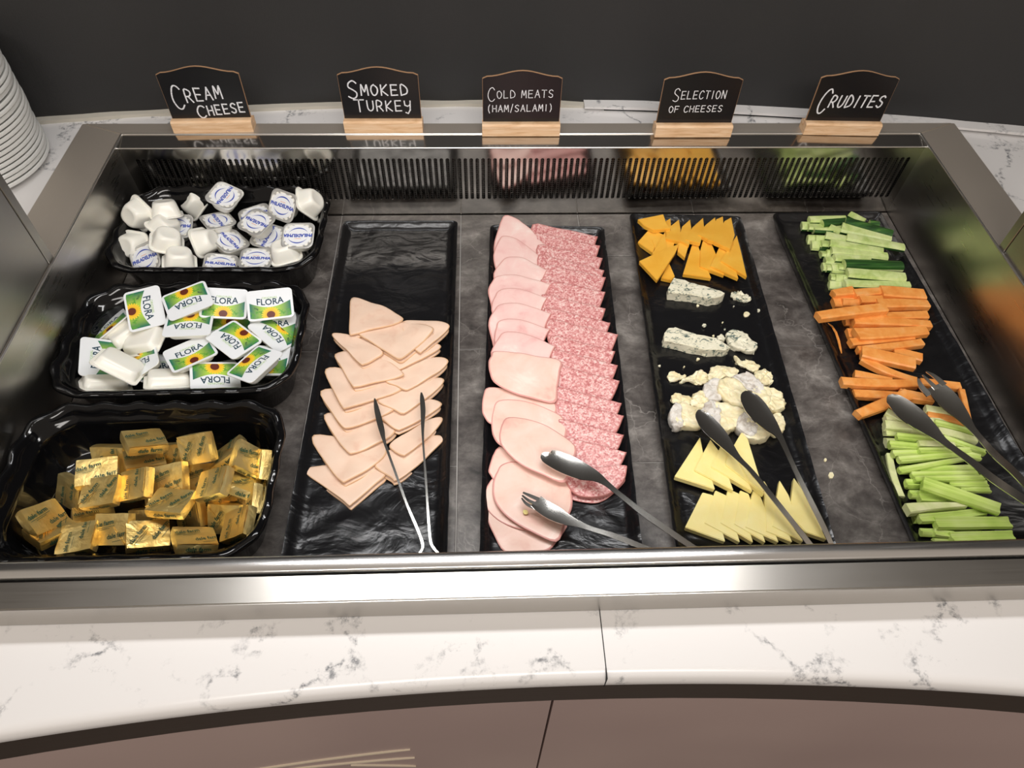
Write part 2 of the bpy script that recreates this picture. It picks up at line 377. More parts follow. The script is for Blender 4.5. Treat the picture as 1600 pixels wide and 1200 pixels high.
# ---------------------------------------------------------------- cold well
well = thing('cold_well', 'drop-in brushed steel chilled display well holding the trays of food', 'display well', (0, 0, ZB))
def up_(bm): bmesh.ops.translate(bm, verts=bm.verts, vec=(0, 0, -ZB)); bmesh.ops.recalc_face_normals(bm, faces=bm.faces); return bm
LZ = -.0325
def ledge(pts_in, pts_out):      # a mitred side of the frame: top sheet and folded outer edge
    bm = bmesh.new(); (a, b), (c, d) = pts_in, pts_out
    n = (Vector(c)-Vector(a)+Vector(d)-Vector(b)); 
    va = [bm.verts.new((*p, 0)) for p in (a, b, d, c)]; vb = [bm.verts.new((*p, LZ)) for p in (a, b, d, c)]
    bm.faces.new(va); bm.faces.new(vb[::-1])
    for i in range(4): bm.faces.new((va[i], va[(i+1) % 4], vb[(i+1) % 4], vb[i]))
    bmesh.ops.recalc_face_normals(bm, faces=bm.faces)
    bmesh.ops.bevel(bm, geom=[e for e in bm.edges if all(v.co.z > -.001 for v in e.verts)], offset=.0012, segments=2, affect='EDGES')
    return up_(bm)
e = .0016; FI = -.6337
I = [(WL-e, e), (WR+e, e), (WR+e, FI), (WL-e, FI)]; O = [(OX0, OYB), (OX1, OYB), (OX1, OYF), (OX0, OYF)]
link('frame_side', ledge((I[0], I[1]), (O[0], O[1])), STEEL, well, .6)
link('frame_side', ledge((I[1], I[2]), (O[1], O[2])), STEELV, well, .6)
link('frame_side', ledge((I[2], I[3]), (O[2], O[3])), STEELF, well, .6)
link('frame_side', ledge((I[3], I[0]), (O[3], O[0])), STEELV, well, .6)
# liner walls
YW = -.017
bm = bmesh.new(); loft(bm, [[(WL, 0, -.001), (WL, 0, ZB), (WL-.0012, 0, ZB), (WL-.0012, 0, -.001)], [(WL, YF, -.001), (WL, YF, ZB), (WL-.0012, YF, ZB), (WL-.0012, YF, -.001)]], True, True, True); link('liner_wall', up_(bm), STEELS, well)
bm = bmesh.new(); loft(bm, [[(WR, 0, -.001), (WR, 0, ZB), (WR+.0012, 0, ZB), (WR+.0012, 0, -.001)], [(WR, YF, -.001), (WR, YF, ZB), (WR+.0012, YF, ZB), (WR+.0012, YF, -.001)]], True, True, True); link('liner_wall', up_(bm), STEELS, well)
bm = bmesh.new(); box(bm, WL, WR, YF, YF+.0012, ZB, -.006); link('liner_wall', up_(bm), STEELI, well)
# front rail: a rolled rail ahead of a dark joint
bm = bmesh.new(); pr = []
prof = [(YF+.0035, -.010), (YF+.0035, -.004), (YF+.002, -.0012), (YF-.001, -.0002), (YF-.0105, -.0002), (YF-.0125, -.0015), (YF-.013, -.006), (YF-.012, -.012)]
for x in (WL+.0005, WR-.0005): pr.append([(x, y, z) for y, z in prof])
loft(bm, pr, True, True, True); link('front_rail', up_(bm), STEELR, well, .9)
bm = bmesh.new(); box(bm, WL, WR, FI-.0002, YF-.0131, -.012, -.008); link('dark_joint', up_(bm), BLACKGAP, well)
# sloping lip at the back and pale steel beads along the opening
bm = bmesh.new(); loft(bm, [[(WL, .0008, -.0004), (WR, .0008, -.0004)], [(WL, -.0236, -.0048), (WR, -.0236, -.0048)], [(WL, -.0248, -.0062), (WR, -.0248, -.0062)], [(WL, -.0235, -.0068), (WR, -.0235, -.0068)]], False)
link('sloping_lip', up_(bm), STEELI, well, .5)
for pts in (((WL, .001, 0), (WR, .001, 0)), ((WL, -.0243, -.0053), (WR, -.0243, -.0053)), ((WL-.0004, .001, 0), (WL-.0004, YF, 0)), ((WR+.0004, .001, 0), (WR+.0004, YF, 0))):
    bm = bmesh.new(); tube(bm, [Vector(pts[0]).lerp(Vector(pts[1]), k/6) for k in range(7)], .0013, 8); link('bright_edge', up_(bm), EDGE, well, 1)
# slotted air grille in the back wall
x0, x1, N = -.5255, .5485, 131; P = (x1-x0)/N; A_ = P*.30; zt, zb_ = -.0243, -.0915
bm = bmesh.new(); Y = YW
def vv(x, z): return bm.verts.new((x, Y, z))
def quad(a, b, c, d): bm.faces.new([bm.verts.new((p[0], Y, p[1])) for p in (a, b, c, d)])
quad((WL, -.0062), (WR, -.0062), (WR, zt+A_), (WL, zt+A_)); quad((WL, zb_-A_), (WR, zb_-A_), (WR, ZB), (WL, ZB))
quad((WL, zt+A_), (x0, zt+A_), (x0, zb_-A_), (WL, zb_-A_)); quad((x1, zt+A_), (WR, zt+A_), (WR, zb_-A_), (x1, zb_-A_))
for k in range(N):
    a = x0+k*P; c = a+P/2; S = 4
    for s in (-1, 1):
        out = [(c+s*P/2, zt+A_)]; pr = [(c, zt+A_)]
        for i in range(S+1):
            th = PI/2*(1-i/S); pr.append((c+s*A_*math.cos(th), zt+A_*math.sin(th)))
        for i in range(S+1):
            th = PI/2*i/S; pr.append((c+s*A_*math.cos(th), zb_-A_*math.sin(th)))
        pr = pr[1:]; ed = [(c+s*P/2, z) for x, z in pr]
        for i in range(len(pr)-1):
            q = (pr[i], ed[i], ed[i+1], pr[i+1])
            bm.faces.new([bm.verts.new((p[0], Y, p[1])) for p in (q if s > 0 else q[::-1])])
bmesh.ops.remove_doubles(bm, verts=bm.verts, dist=1e-5)
r = bmesh.ops.extrude_face_region(bm, geom=bm.faces[:]); bmesh.ops.translate(bm, verts=[g for g in r['geom'] if isinstance(g, bmesh.types.BMVert)], vec=(0, .0011, 0))
for v in bm.verts: v.co.y -= .0080*(v.co.z-ZB)/(-.0062-ZB)-.0005
link('slotted_grille', up_(bm), STEELI, well)
bm = bmesh.new(); box(bm, WL, WR, YW+.006, YW+.008, ZB, -.0115); link('perforated_backing', up_(bm), PERF, well)
# stone tiles of the base
bm = bmesh.new(); box(bm, WL, WR, YF, YW, ZB-.006, ZB-.0016); link('tile_bed', up_(bm), GROUT, well)
cols = [WL, -.422, -.249, -.0755, .1305, .3035, WR]; cols = [-.5402, -.437, -.2635, -.088, .086, .262, .437, .5589]
for i in range(len(cols)-1):
    cuts = [-.455, -.112] if i % 2 == 0 else [-.284]
    ys = [YF+.002] + cuts + [YW-.0005]
    for a, b in zip(ys[:-1], ys[1:]):
        bm = bmesh.new(); box(bm, cols[i]+.0007, cols[i+1]-.0007, a+.0007, b-.0007, ZB-.0015, ZB); 
        bmesh.ops.bevel(bm, geom=[e_ for e_ in bm.edges if all(v.co.z > ZB-.0005 for v in e_.verts)], offset=.0004, segments=1, affect='EDGES')
        link('stone_tile', up_(bm), TILE, well)
# upright steel side brackets of the food guard
for nm, x, y0, s, lab in (('l', WL-.002, -.2455, -1, 'upright brushed steel guard bracket on the left side of the frame, by the white plates'), ('r', WR+.002, -.2375, 1, 'upright brushed steel guard bracket on the right side of the frame')):
    g = thing('guard_bracket', lab, 'bracket', (x, y0-.075, 0))
    def bx(x0_, x1_, y0_, y1_, z0_, z1_, name, m, bv=.0006):
        bm = bmesh.new(); box(bm, min(x0_, x1_), max(x0_, x1_), y0_, y1_, z0_, z1_); bevel(bm, bv)
        bmesh.ops.translate(bm, verts=bm.verts, vec=(-x, -(y0-.075), 0)); return link(name, bm, m, g)
    bx(x, x+s*.010, y0-.012, y0, .0006, .44, 'folded_edge', STEELB)
    bx(x+s*.0006, x+s*.010, y0-.150, y0-.0128, .0006, .44, 'bracket_face', STEELB)

# ---------------------------------------------------------------- chalkboard signs
GL = {'A': [[(0,0),(.5,1),(1,0)],[(.2,.38),(.8,.38)]], 'C': [[(.95,.85),(.7,1),(.35,.95),(.08,.65),(.05,.3),(.3,.03),(.65,0),(.95,.15)]],
 'D': [[(.05,0),(.05,1),(.6,.9),(.95,.55),(.8,.15),(.05,0)]], 'E': [[(.9,1),(.05,1),(.05,0),(.95,.02)],[(.05,.5),(.8,.52)]],
 'F': [[(.95,1),(.05,1),(.05,0)],[(.05,.5),(.8,.52)]], 'H': [[(.05,0),(.05,1)],[(.95,0),(.95,1)],[(.05,.5),(.95,.52)]], 'I': [[(.5,0),(.5,1)]],
 'K': [[(.05,0),(.05,1)],[(.9,1),(.08,.45),(.95,0)]], 'L': [[(.05,1),(.05,0),(.9,.03)]], 'M': [[(0,0),(.12,1),(.5,.35),(.88,1),(1,0)]],
 'N': [[(.05,0),(.05,1),(.92,0),(.95,1)]], 'O': [[(.5,1),(.15,.85),(.03,.45),(.25,.05),(.6,0),(.93,.3),(.93,.7),(.5,1)]],
 'R': [[(.05,0),(.08,1),(.7,.95),(.85,.72),(.6,.5),(.1,.45)],[(.4,.47),(.95,0)]], 'S': [[(.92,.85),(.6,1),(.2,.88),(.15,.65),(.5,.5),(.85,.35),(.8,.1),(.45,0),(.05,.12)]],
 'T': [[(0,1),(1,1)],[(.5,1),(.5,0)]], 'U': [[(.05,1),(.08,.3),(.35,.02),(.7,.05),(.93,.35),(.95,1)]], 'V': [[(.02,1),(.45,0),(.95,1)]],
 'Y': [[(.05,1),(.1,.55),(.5,.45),(.88,.6)],[(.95,1),(.85,.1),(.5,-.25),(.15,-.15)]], '(': [[(.7,1.1),(.3,.8),(.2,.3),(.6,-.15)]], ')': [[(.3,1.1),(.7,.8),(.8,.3),(.4,-.15)]], '/': [[(.1,-.15),(.9,1.15)]]}
def stroke(bm, pts, wd, y=0):
    pts = [Vector(p) for p in pts]
    if len(pts) >= 5:
        o = [pts[0]]
        for i in range(len(pts)-1):
            a, b, c, d = pts[max(0, i-1)], pts[i], pts[i+1], pts[min(len(pts)-1, i+2)]
            for s in (.33, .66, 1): o.append(.5*((2*b)+(c-a)*s+(2*a-5*b+4*c-d)*s*s+(3*b-a-3*c+d)*s**3))
        pts = o
    for i, (a, b) in enumerate(zip(pts[:-1], pts[1:])):
        d = (b-a).normalized(); n = Vector((-d.y, d.x))*wd/2; a2 = a-d*wd*.35; b2 = b+d*wd*.35
        yy = y-.00001*i
        bm.faces.new([bm.verts.new((p.x, yy, p.y)) for p in (a2-n, b2-n, b2+n, a2+n)])
def chalk(bm, s, x, z, h, adv, wd, slant=.0, rise=0, big=None, y=0):
    for k, ch in enumerate(s):
        if ch == ' ': x += adv*.65; continue
        hh, ww = (big, adv*1.05) if (big and k == 0) else (h, adv*.70)
        if ch in 'I(/)': ww = adv*.45
        zz = z-(big-h)*.45 if (big and k == 0) else z
        for st in GL[ch]:
            p = [(x+a*ww+b*hh*slant, zz+b*hh+rise*x+random.uniform(-.02,.02)*hh) for a, b in st]
            stroke(bm, p, wd, y)
        x += ww + adv*.30
    return x
def sign(px, label, lines, yaw=0):
    a = at(px[0], px[1], 0); b = at(px[2], px[3], 0); cx = (a.x+b.x)/2; y = (a.y+b.y)/2
    W = .104
    t = thing('table_sign', label, 'sign', (cx, y+.010, 0), (0, 0, yaw))
    bm = bmesh.new(); w2 = W/2+.001
    prof = [(-.010, 0), (.011, 0), (.011, .0125), (.0045, .0165), (.0026, .0165), (.0026, .008), (-.0006, .008), (-.0006, .0165), (-.0075, .0165), (-.010, .0145)]
    loft(bm, [[(x, p, z) for p, z in prof] for x in (-w2, w2)], True, True, True); bmesh.ops.recalc_face_normals(bm, faces=bm.faces)
    link('wooden_base', bm, WOOD, t)
    def outline(ins):
        o = [(-W/2+ins, .009), (W/2-ins, .009), (W/2-ins, .0775-ins)]
        for k in range(15):
            s = 1-k/14*2; o.append((s*(W/2-.006-ins), .0802-ins+.0078*(.5+.5*math.cos(PI*s))))
        return o+[(-W/2+ins, .0775-ins)]
    bm = bmesh.new(); loft(bm, [[(x, .0022, z) for x, z in outline(0)], [(x, -.0001, z) for x, z in outline(0)]], True, True, True); bmesh.ops.recalc_face_normals(bm, faces=bm.faces)
    link('wooden_edge', bm, WOODE, t)
    bm = bmesh.new(); bm.faces.new([bm.verts.new((x, -.0004, z)) for x, z in outline(.0004)])
    r = bmesh.ops.extrude_face_region(bm, geom=bm.faces[:]); bmesh.ops.translate(bm, verts=[g for g in r['geom'] if isinstance(g, bmesh.types.BMVert)], vec=(0, .0003, 0)); bmesh.ops.recalc_face_normals(bm, faces=bm.faces)
    link('black_panel', bm, BOARD, t)
    bm = bmesh.new()
    for kw in lines: chalk(bm, y=-.0006, **kw)
    link('chalk_lettering', bm, CHALK, t); return t
sign((268, 208, 400, 207), 'chalkboard sign reading CREAM CHEESE on a pine base', [dict(s='CREAM', x=-.042, z=.0425, h=.0175, adv=.0128, wd=.0019, rise=.12, big=.032), dict(s='CHEESE', x=-.016, z=.0205, h=.0135, adv=.0103, wd=.0019, rise=.10, big=.017)], .03)
sign((540, 208, 660, 208), 'chalkboard sign reading SMOKED TURKEY on a pine base', [dict(s='SMOKED', x=-.042, z=.050, h=.0145, adv=.0130, wd=.0018, rise=.0, big=.024), dict(s='TURKEY', x=-.036, z=.0275, h=.0145, adv=.0124, wd=.0017, rise=.0, big=.017)])
sign((755, 213, 873, 213), 'chalkboard sign reading COLD MEATS (HAM/SALAMI) on a pine base', [dict(s='COLD MEATS', x=-.045, z=.051, h=.0105, adv=.0089, wd=.0010, rise=.02, big=.0185), dict(s='(HAM/SALAMI)', x=-.045, z=.0315, h=.0095, adv=.0080, wd=.0011, rise=.02)])
sign((1023, 214, 1141, 215), 'chalkboard sign reading SELECTION OF CHEESES on a pine base', [dict(s='SELECTION', x=-.036, z=.0515, h=.0110, adv=.0080, wd=.0011, rise=.02, big=.0185), dict(s='OF CHEESES', x=-.038, z=.0325, h=.0090, adv=.0077, wd=.0011, rise=.02)])
sign((1250, 212, 1377, 211), 'chalkboard sign reading CRUDITES on a pine base', [dict(s='CRUDITES', x=-.044, z=.037, h=.0165, adv=.0112, wd=.0020, rise=.02, slant=.12, big=.034)], -.03)

# ---------------------------------------------------------------- stack of white plates
ORD = ['first','second','third','fourth','fifth','sixth','seventh','eighth','ninth','tenth','eleventh','twelfth','thirteenth','fourteenth','fifteenth','sixteenth','seventeenth','eighteenth','nineteenth','twentieth','twenty-first']
PR = .098; pc = Vector((-.742, -.022))
bm = bmesh.new(); prof = [(0, .004), (.055, .004), (.060, .0065), (.080, .0085), (PR-.004, .0128), (PR-.001, .0138), (PR, .0130), (PR, .0092), (PR-.002, .0080), (.078, .0052), (.060, .002), (.057, 0), (.050, 0), (.049, .0015), (0, .0018)]
rings = [[(r_*math.cos(2*PI*k/64), r_*math.sin(2*PI*k/64), z) for k in range(64)] for r_, z in prof[1:-1]]
loft(bm, rings, True, True, True); bmesh.ops.recalc_face_normals(bm, faces=bm.faces)
for k in range(21):
    if k == 0: pl0 = tag(link('side_plate', bm, CERAM, None, .9), 'lowest white plate of the stack at the left end of the worktop', 'plate', 'stacked white plates'); o = pl0
    else: o = pl0.copy(); C.objects.link(o); o['label'] = '%s plate from the bottom of the white stack left of the steel frame' % ORD[k]
    o.location = (pc.x+random.uniform(-.0012, .0012), pc.y+random.uniform(-.0012, .0012), -.033+k*.0068)

# ---------------------------------------------------------------- slate-look trays
def tray(corners, label, length=.53):
    p = [at(*c, -.104) for c in corners]       # rear-left, rear-right rim corners, a point down the left rim
    bl, br, fl = p; xa = (fl-bl).normalized(); ang = math.atan2(xa.x, -xa.y)
    W = .163; c = bl + xa*length/2 + Vector((math.cos(ang), math.sin(ang), 0))*W/2
    c = (bl+br)/2 + xa*length/2
    o = tag(bpy.data.objects.new('slate_tray', None), '', ''); bpy.data.objects.remove(o)
    bm = bmesh.new(); NX, NY = 34, 110; seed = random.random()*50
    def h(x, y):
        e_ = min(W/2-abs(x), length/2-abs(y)); q = max(0, min(1, 1-e_/.013)); q = q*q*(3-2*q)
        nz = noise.fractal(Vector((x*20+seed, y*30, 0)), .9, 2.1, 3)*.0010*(1-q*.5)
        return -.1132+.0085*q+nz
    def warp(u, nn, L): s = u/nn*2-1; return L/2*math.copysign(1-(1-abs(s))**1.25, s)
    def rad(x, y, r=.007):
        ax, ay = abs(x)-(W/2-r), abs(y)-(length/2-r)
        if ax > 0 and ay > 0:
            d = max(ax, ay); k = d/math.hypot(ax, ay); x = math.copysign(W/2-r+ax*k, x); y = math.copysign(length/2-r+ay*k, y)
        return x, y
    g = []
    for j in range(NY+1):
        row = []
        for i in range(NX+1):
            x, y = warp(i, NX, W), warp(j, NY, length); z = h(x, y); xx, yy = rad(x, y)
            xx += .0006*noise.noise(Vector((yy*60, seed, 0)))*(abs(x)/(W/2))**4
            row.append(bm.verts.new((xx, yy, z-ZB)))
        g.append(row)
    for j in range(NY):
        for i in range(NX): bm.faces.new((g[j][i], g[j][i+1], g[j+1][i+1], g[j+1][i]))
    rim = [g[0][i] for i in range(NX+1)]+[g[j][NX] for j in range(1, NY+1)]+[g[NY][i] for i in range(NX-1, -1, -1)]+[g[j][0] for j in range(NY-1, 0, -1)]
    prev = rim
    for s, z in ((1.004, -.001), (1.004, -.004), (.975, None)):
        nr = [bm.verts.new((v.co.x*(s if s > 1 else .93), v.co.y*(s if s > 1 else .98), v.co.z+z if z else .0003)) for v in rim]
        for k in range(len(rim)): bm.faces.new((prev[k], nr[k], nr[(k+1) % len(rim)], prev[(k+1) % len(rim)]))
        prev = nr
    bm.faces.new(prev); bmesh.ops.recalc_face_normals(bm, faces=bm.faces)
    o = link('slate_tray', bm, SLATE, None, .8); o.location = (c.x, c.y, ZB); o.rotation_euler = (0, 0, ang)
    return tag(o, label, 'tray')
tray([(537, 344), (714, 344), (440, 868)], 'long black slate-look tray holding the folded turkey slices')
tray([(768, 352), (942, 352), (752, 860)], 'long black slate-look tray holding the ham and salami')
tray([(985, 335), (1157, 335), (1057, 850)], 'long black slate-look tray holding the cheeses')
tray([(1203, 331), (1381, 331), (1425, 845)], 'long black slate-look tray holding the cucumber, carrot and celery sticks')

# ---------------------------------------------------------------- glossy black tubs
def tub(cx, cy, w_, h_, ang, label, ph=0):
    bm = bmesh.new(); rings = []; N = 14
    def ring(ins, z, wave=0, rib=0):
        W_, H_, r = w_-2*ins, h_-2*ins, max(.012, .048-ins*.6); out = []
        base_ = []
        for (ccx, ccy, a0) in ((W_/2-r, H_/2-r, 0), (-W_/2+r, H_/2-r, PI/2), (-W_/2+r, -H_/2+r, PI), (W_/2-r, -H_/2+r, 1.5*PI)):
            for k in range(N+1):
                a = a0+PI/2*k/N; base_.append(Vector((ccx+r*math.cos(a), ccy+r*math.sin(a))))
        # resample evenly so the scallops are regular
        L = [0]; n = len(base_)
        for k in range(n): L.append(L[-1]+(base_[(k+1) % n]-base_[k]).length)
        M_ = 220; j = 0
        for q in range(M_):
            s = L[-1]*q/M_
            while L[j+1] < s: j += 1
            f = (s-L[j])/max(1e-9, L[j+1]-L[j]); p = base_[j].lerp(base_[(j+1) % n], f)
            wv = math.sin(2*PI*22*q/M_+ph); nrm = p.normalized()
            rb = rib*math.sin(2*PI*110*q/M_)
            p = p+nrm*(wave*.0011*wv+rb)
            out.append((p.x, p.y, z+wave*.0013*wv))
        return out
    for ins, z, wv, rb in ((.022, 0, 0, 0), (.019, .002, 0, 0), (.010, .048, 0, .0004), (.008, .052, .3, 0), (.002, .053, 1, 0), (0, .0565, 1, 0), (.0015, .0595, 1, 0), (.005, .0605, 1, 0), (.0085, .0585, 1, 0), (.0105, .054, .8, 0), (.0135, .048, .3, 0), (.0165, .046, .1, 0), (.018, .040, 0, 0), (.026, .006, 0, 0), (.032, .0035, 0, 0)):
        rings.append(ring(ins, z, wv, rb))
    loft(bm, rings, True, True, True); bmesh.ops.recalc_face_normals(bm, faces=bm.faces)
    o = link('deli_tub', bm, BLACKP, None, 1.2); o.location = (cx, cy, ZB+.0002); o.rotation_euler = (0, 0, ang)
    return tag(o, label, 'tub')
tub(-.4020, -.113, .273, .176, -.01, 'glossy black scalloped tub holding the cream cheese portions, the rearmost of the three tubs')
tub(-.402, -.308, .273, .176, .015, 'glossy black scalloped tub holding the sunflower spread portions, the middle one of the three tubs', 1)
tub(-.4015, -.497, .274, .186, .0, 'glossy black scalloped tub holding the gold butter pats, the nearest of the three tubs', 2)
PH_POSE = [
 ((-0.4048, -0.0634, -0.0516), (-0.282, 0.056, -1.921), 'cream cheese portion on top of the pile at the back, tilted left, lettering running down-left'),
 ((-0.4131, -0.0925, -0.0695), (0.181, 0.102, 2.189), 'silver-lidded cream cheese portion wedged beneath the topmost one at the back'),
 ((-0.3936, -0.122, -0.0805), (-0.244, 0.154, -0.774), 'silver-lidded cream cheese portion face-up in the middle, lettering sloping down to the right'),
 ((-0.3552, -0.1118, -0.0576), (-0.137, 0.013, 2.572), 'silver-lidded cream cheese portion upside-down lettered, lying just left of the tall upright one'),
 ((-0.3262, -0.0806, -0.0561), (0.84, -0.0, -0.496), 'silver-lidded cream cheese portion standing steeply upright near the back right corner'),
 ((-0.2971, -0.1381, -0.0594), (-0.262, 0.036, 3.109), 'silver-lidded cream cheese portion lying flat at the right end, lettering upside down'),
 ((-0.3466, -0.1093, -0.0838), (0.112, -0.159, 1.272), 'silver-lidded cream cheese portion with lettering running upward, half hidden left of the right-end one'),
 ((-0.3676, -0.078, -0.0724), (-0.031, -0.1, 0.37), 'silver-lidded cream cheese portion mostly hidden behind the centre right ones'),
 ((-0.3973, -0.1653, -0.0822), (-0.043, 0.213, 0.09), 'silver-lidded cream cheese portion cut off by the front rim, left of its twin'),
 ((-0.3533, -0.1568, -0.0809), (-0.004, 0.05, 0.025), 'silver-lidded cream cheese portion at the front rim, just left of the white cup bottom'),
 ((-0.4929, -0.1624, -0.0756), (0.548, -0.384, 0.127), 'silver-lidded cream cheese portion leaning on the front left, darker lid, level lettering'),
 ((-0.4686, -0.099, -0.0747), (-0.205, -0.062, -3.036), 'silver-lidded cream cheese portion upside-down lettered behind the white cups at left'),
 ((-0.5363, -0.0873, -0.0624), (2.302, 0.955, -2.978), 'white cream cheese cup on its side at the back left corner, bottom facing right'),
 ((-0.4791, -0.091, -0.0644), (-2.734, -0.154, -2.741), 'white cream cheese cup lying bottom-up along the back, second from the left'),
 ((-0.4816, -0.1098, -0.0734), (2.685, -0.469, -1.977), 'white cream cheese cup bottom-up in the left middle, leaning against a lid'),
 ((-0.4655, -0.1463, -0.0661), (3.11, -0.455, -2.908), 'white cream cheese cup with its round bottom toward the front, left of centre'),
 ((-0.523, -0.1306, -0.082), (2.196, 0.126, 2.772), 'white cream cheese cup at the far left, behind the dark leaning lid'),
 ((-0.4461, -0.1723, -0.0768), (-3.054, -0.259, -2.876), 'white cream cheese cup bottom-up against the front rim, left half'),
 ((-0.4293, -0.13, -0.0779), (2.023, -0.574, -1.841), 'white cream cheese cup standing on its edge in the centre, bottom to the right'),
 ((-0.4604, -0.0313, -0.0919), (3.123, 0.712, -2.591), 'white cream cheese cup tucked under the left corner of the topmost portion'),
 ((-0.2961, -0.0706, -0.0619), (2.71, -0.954, -2.672), 'white cream cheese cup on its side in the back right corner'),
 ((-0.3162, -0.1483, -0.0856), (-3.054, 0.074, -2.814), 'white cream cheese cup bottom-up at the front right corner of the tub'),
]
FL_POSE = [
 ((-0.4566, -0.2696, -0.0585), (0.08, 0.342, -1.262), 'sunflower spread portion with lettering reading downward, back left of the pile'),
 ((-0.4059, -0.2636, -0.0517), (-0.086, 0.085, -2.678), 'sunflower spread portion on top at the back, upside-down lettering'),
 ((-0.3674, -0.2586, -0.0621), (0.243, 0.204, 0.12), 'sunflower spread portion upright-lettered along the back, left one of two'),
 ((-0.311, -0.2639, -0.0591), (0.246, 0.064, 0.208), 'sunflower spread portion upright-lettered in the back right corner, crinkled glossy lid'),
 ((-0.3033, -0.2944, -0.0763), (0.311, -0.187, 2.437), 'sunflower spread portion turned upside down at the right end, under the crinkled one'),
 ((-0.3467, -0.3114, -0.0681), (0.092, -0.019, 2.438), 'sunflower spread portion turned upside down in the middle right, sloping to the lower right'),
 ((-0.3931, -0.3293, -0.0706), (-0.078, -0.006, 0.579), 'sunflower spread portion upright-lettered in the front middle, sloping up to the right'),
 ((-0.4009, -0.2919, -0.0615), (0.067, -0.068, -3.035), 'sunflower spread portion upside-down lettered directly beneath the topmost one'),
 ((-0.3622, -0.3561, -0.0825), (-0.117, -0.318, -2.872), 'sunflower spread portion upside down and cut off by the front rim'),
 ((-0.3136, -0.3529, -0.0632), (0.232, -0.031, -2.133), 'sunflower spread portion at the front right, lettering running down-left'),
 ((-0.3091, -0.3316, -0.0828), (0.086, 0.044, 0.005), 'sunflower spread portion half hidden at the far right front, dark green corner showing'),
 ((-0.3062, -0.2821, -0.0778), (0.122, 0.15, 0.148), 'sunflower spread portion mostly hidden beneath the crinkled back right one'),
 ((-0.3659, -0.2789, -0.0886), (-0.078, -0.1, -3.116), 'sunflower spread portion upside-down lettered, mostly hidden beneath the back row'),
 ((-0.4985, -0.3273, -0.0799), (0.542, -0.151, 1.777), 'sunflower spread portion at the far left with lettering reading upward'),
 ((-0.4574, -0.3297, -0.0863), (-0.0, 0.427, -2.747), 'sunflower spread portion upside-down lettered at the left, behind the white upturned pack'),
 ((-0.4687, -0.3478, -0.0732), (-2.603, -0.573, 2.892), 'white spread pack lying bottom-up across the far left sunflower lid'),
 ((-0.4166, -0.3559, -0.091), (-2.674, -0.284, -2.86), 'white spread pack lying bottom-up along the front rim in the middle'),
 ((-0.4914, -0.3536, -0.0961), (-2.737, -0.458, -2.771), 'white spread pack at the front left corner beneath the other packs'),
 ((-0.508, -0.2739, -0.0834), (-0.475, -0.253, 0.772), 'spread pack standing on edge at the back left, its side facing the front'),
 ((-0.4897, -0.2823, -0.0917), (3.03, 0.343, 2.369), 'white spread pack lying bottom-up left of the downward-lettered one'),
 ((-0.4562, -0.2997, -0.0852), (3.09, 0.311, 3.017), 'white spread pack lying bottom-up under the downward-lettered one'),
 ((-0.3734, -0.3318, -0.1023), (-0.257, 0.214, 0.451), 'white spread pack hidden deep in the pile at the front right'),
 ((-0.4403, -0.3241, -0.1065), (0.128, 0.526, 0.494), 'sunflower spread portion deep in the pile at the left centre'),
]
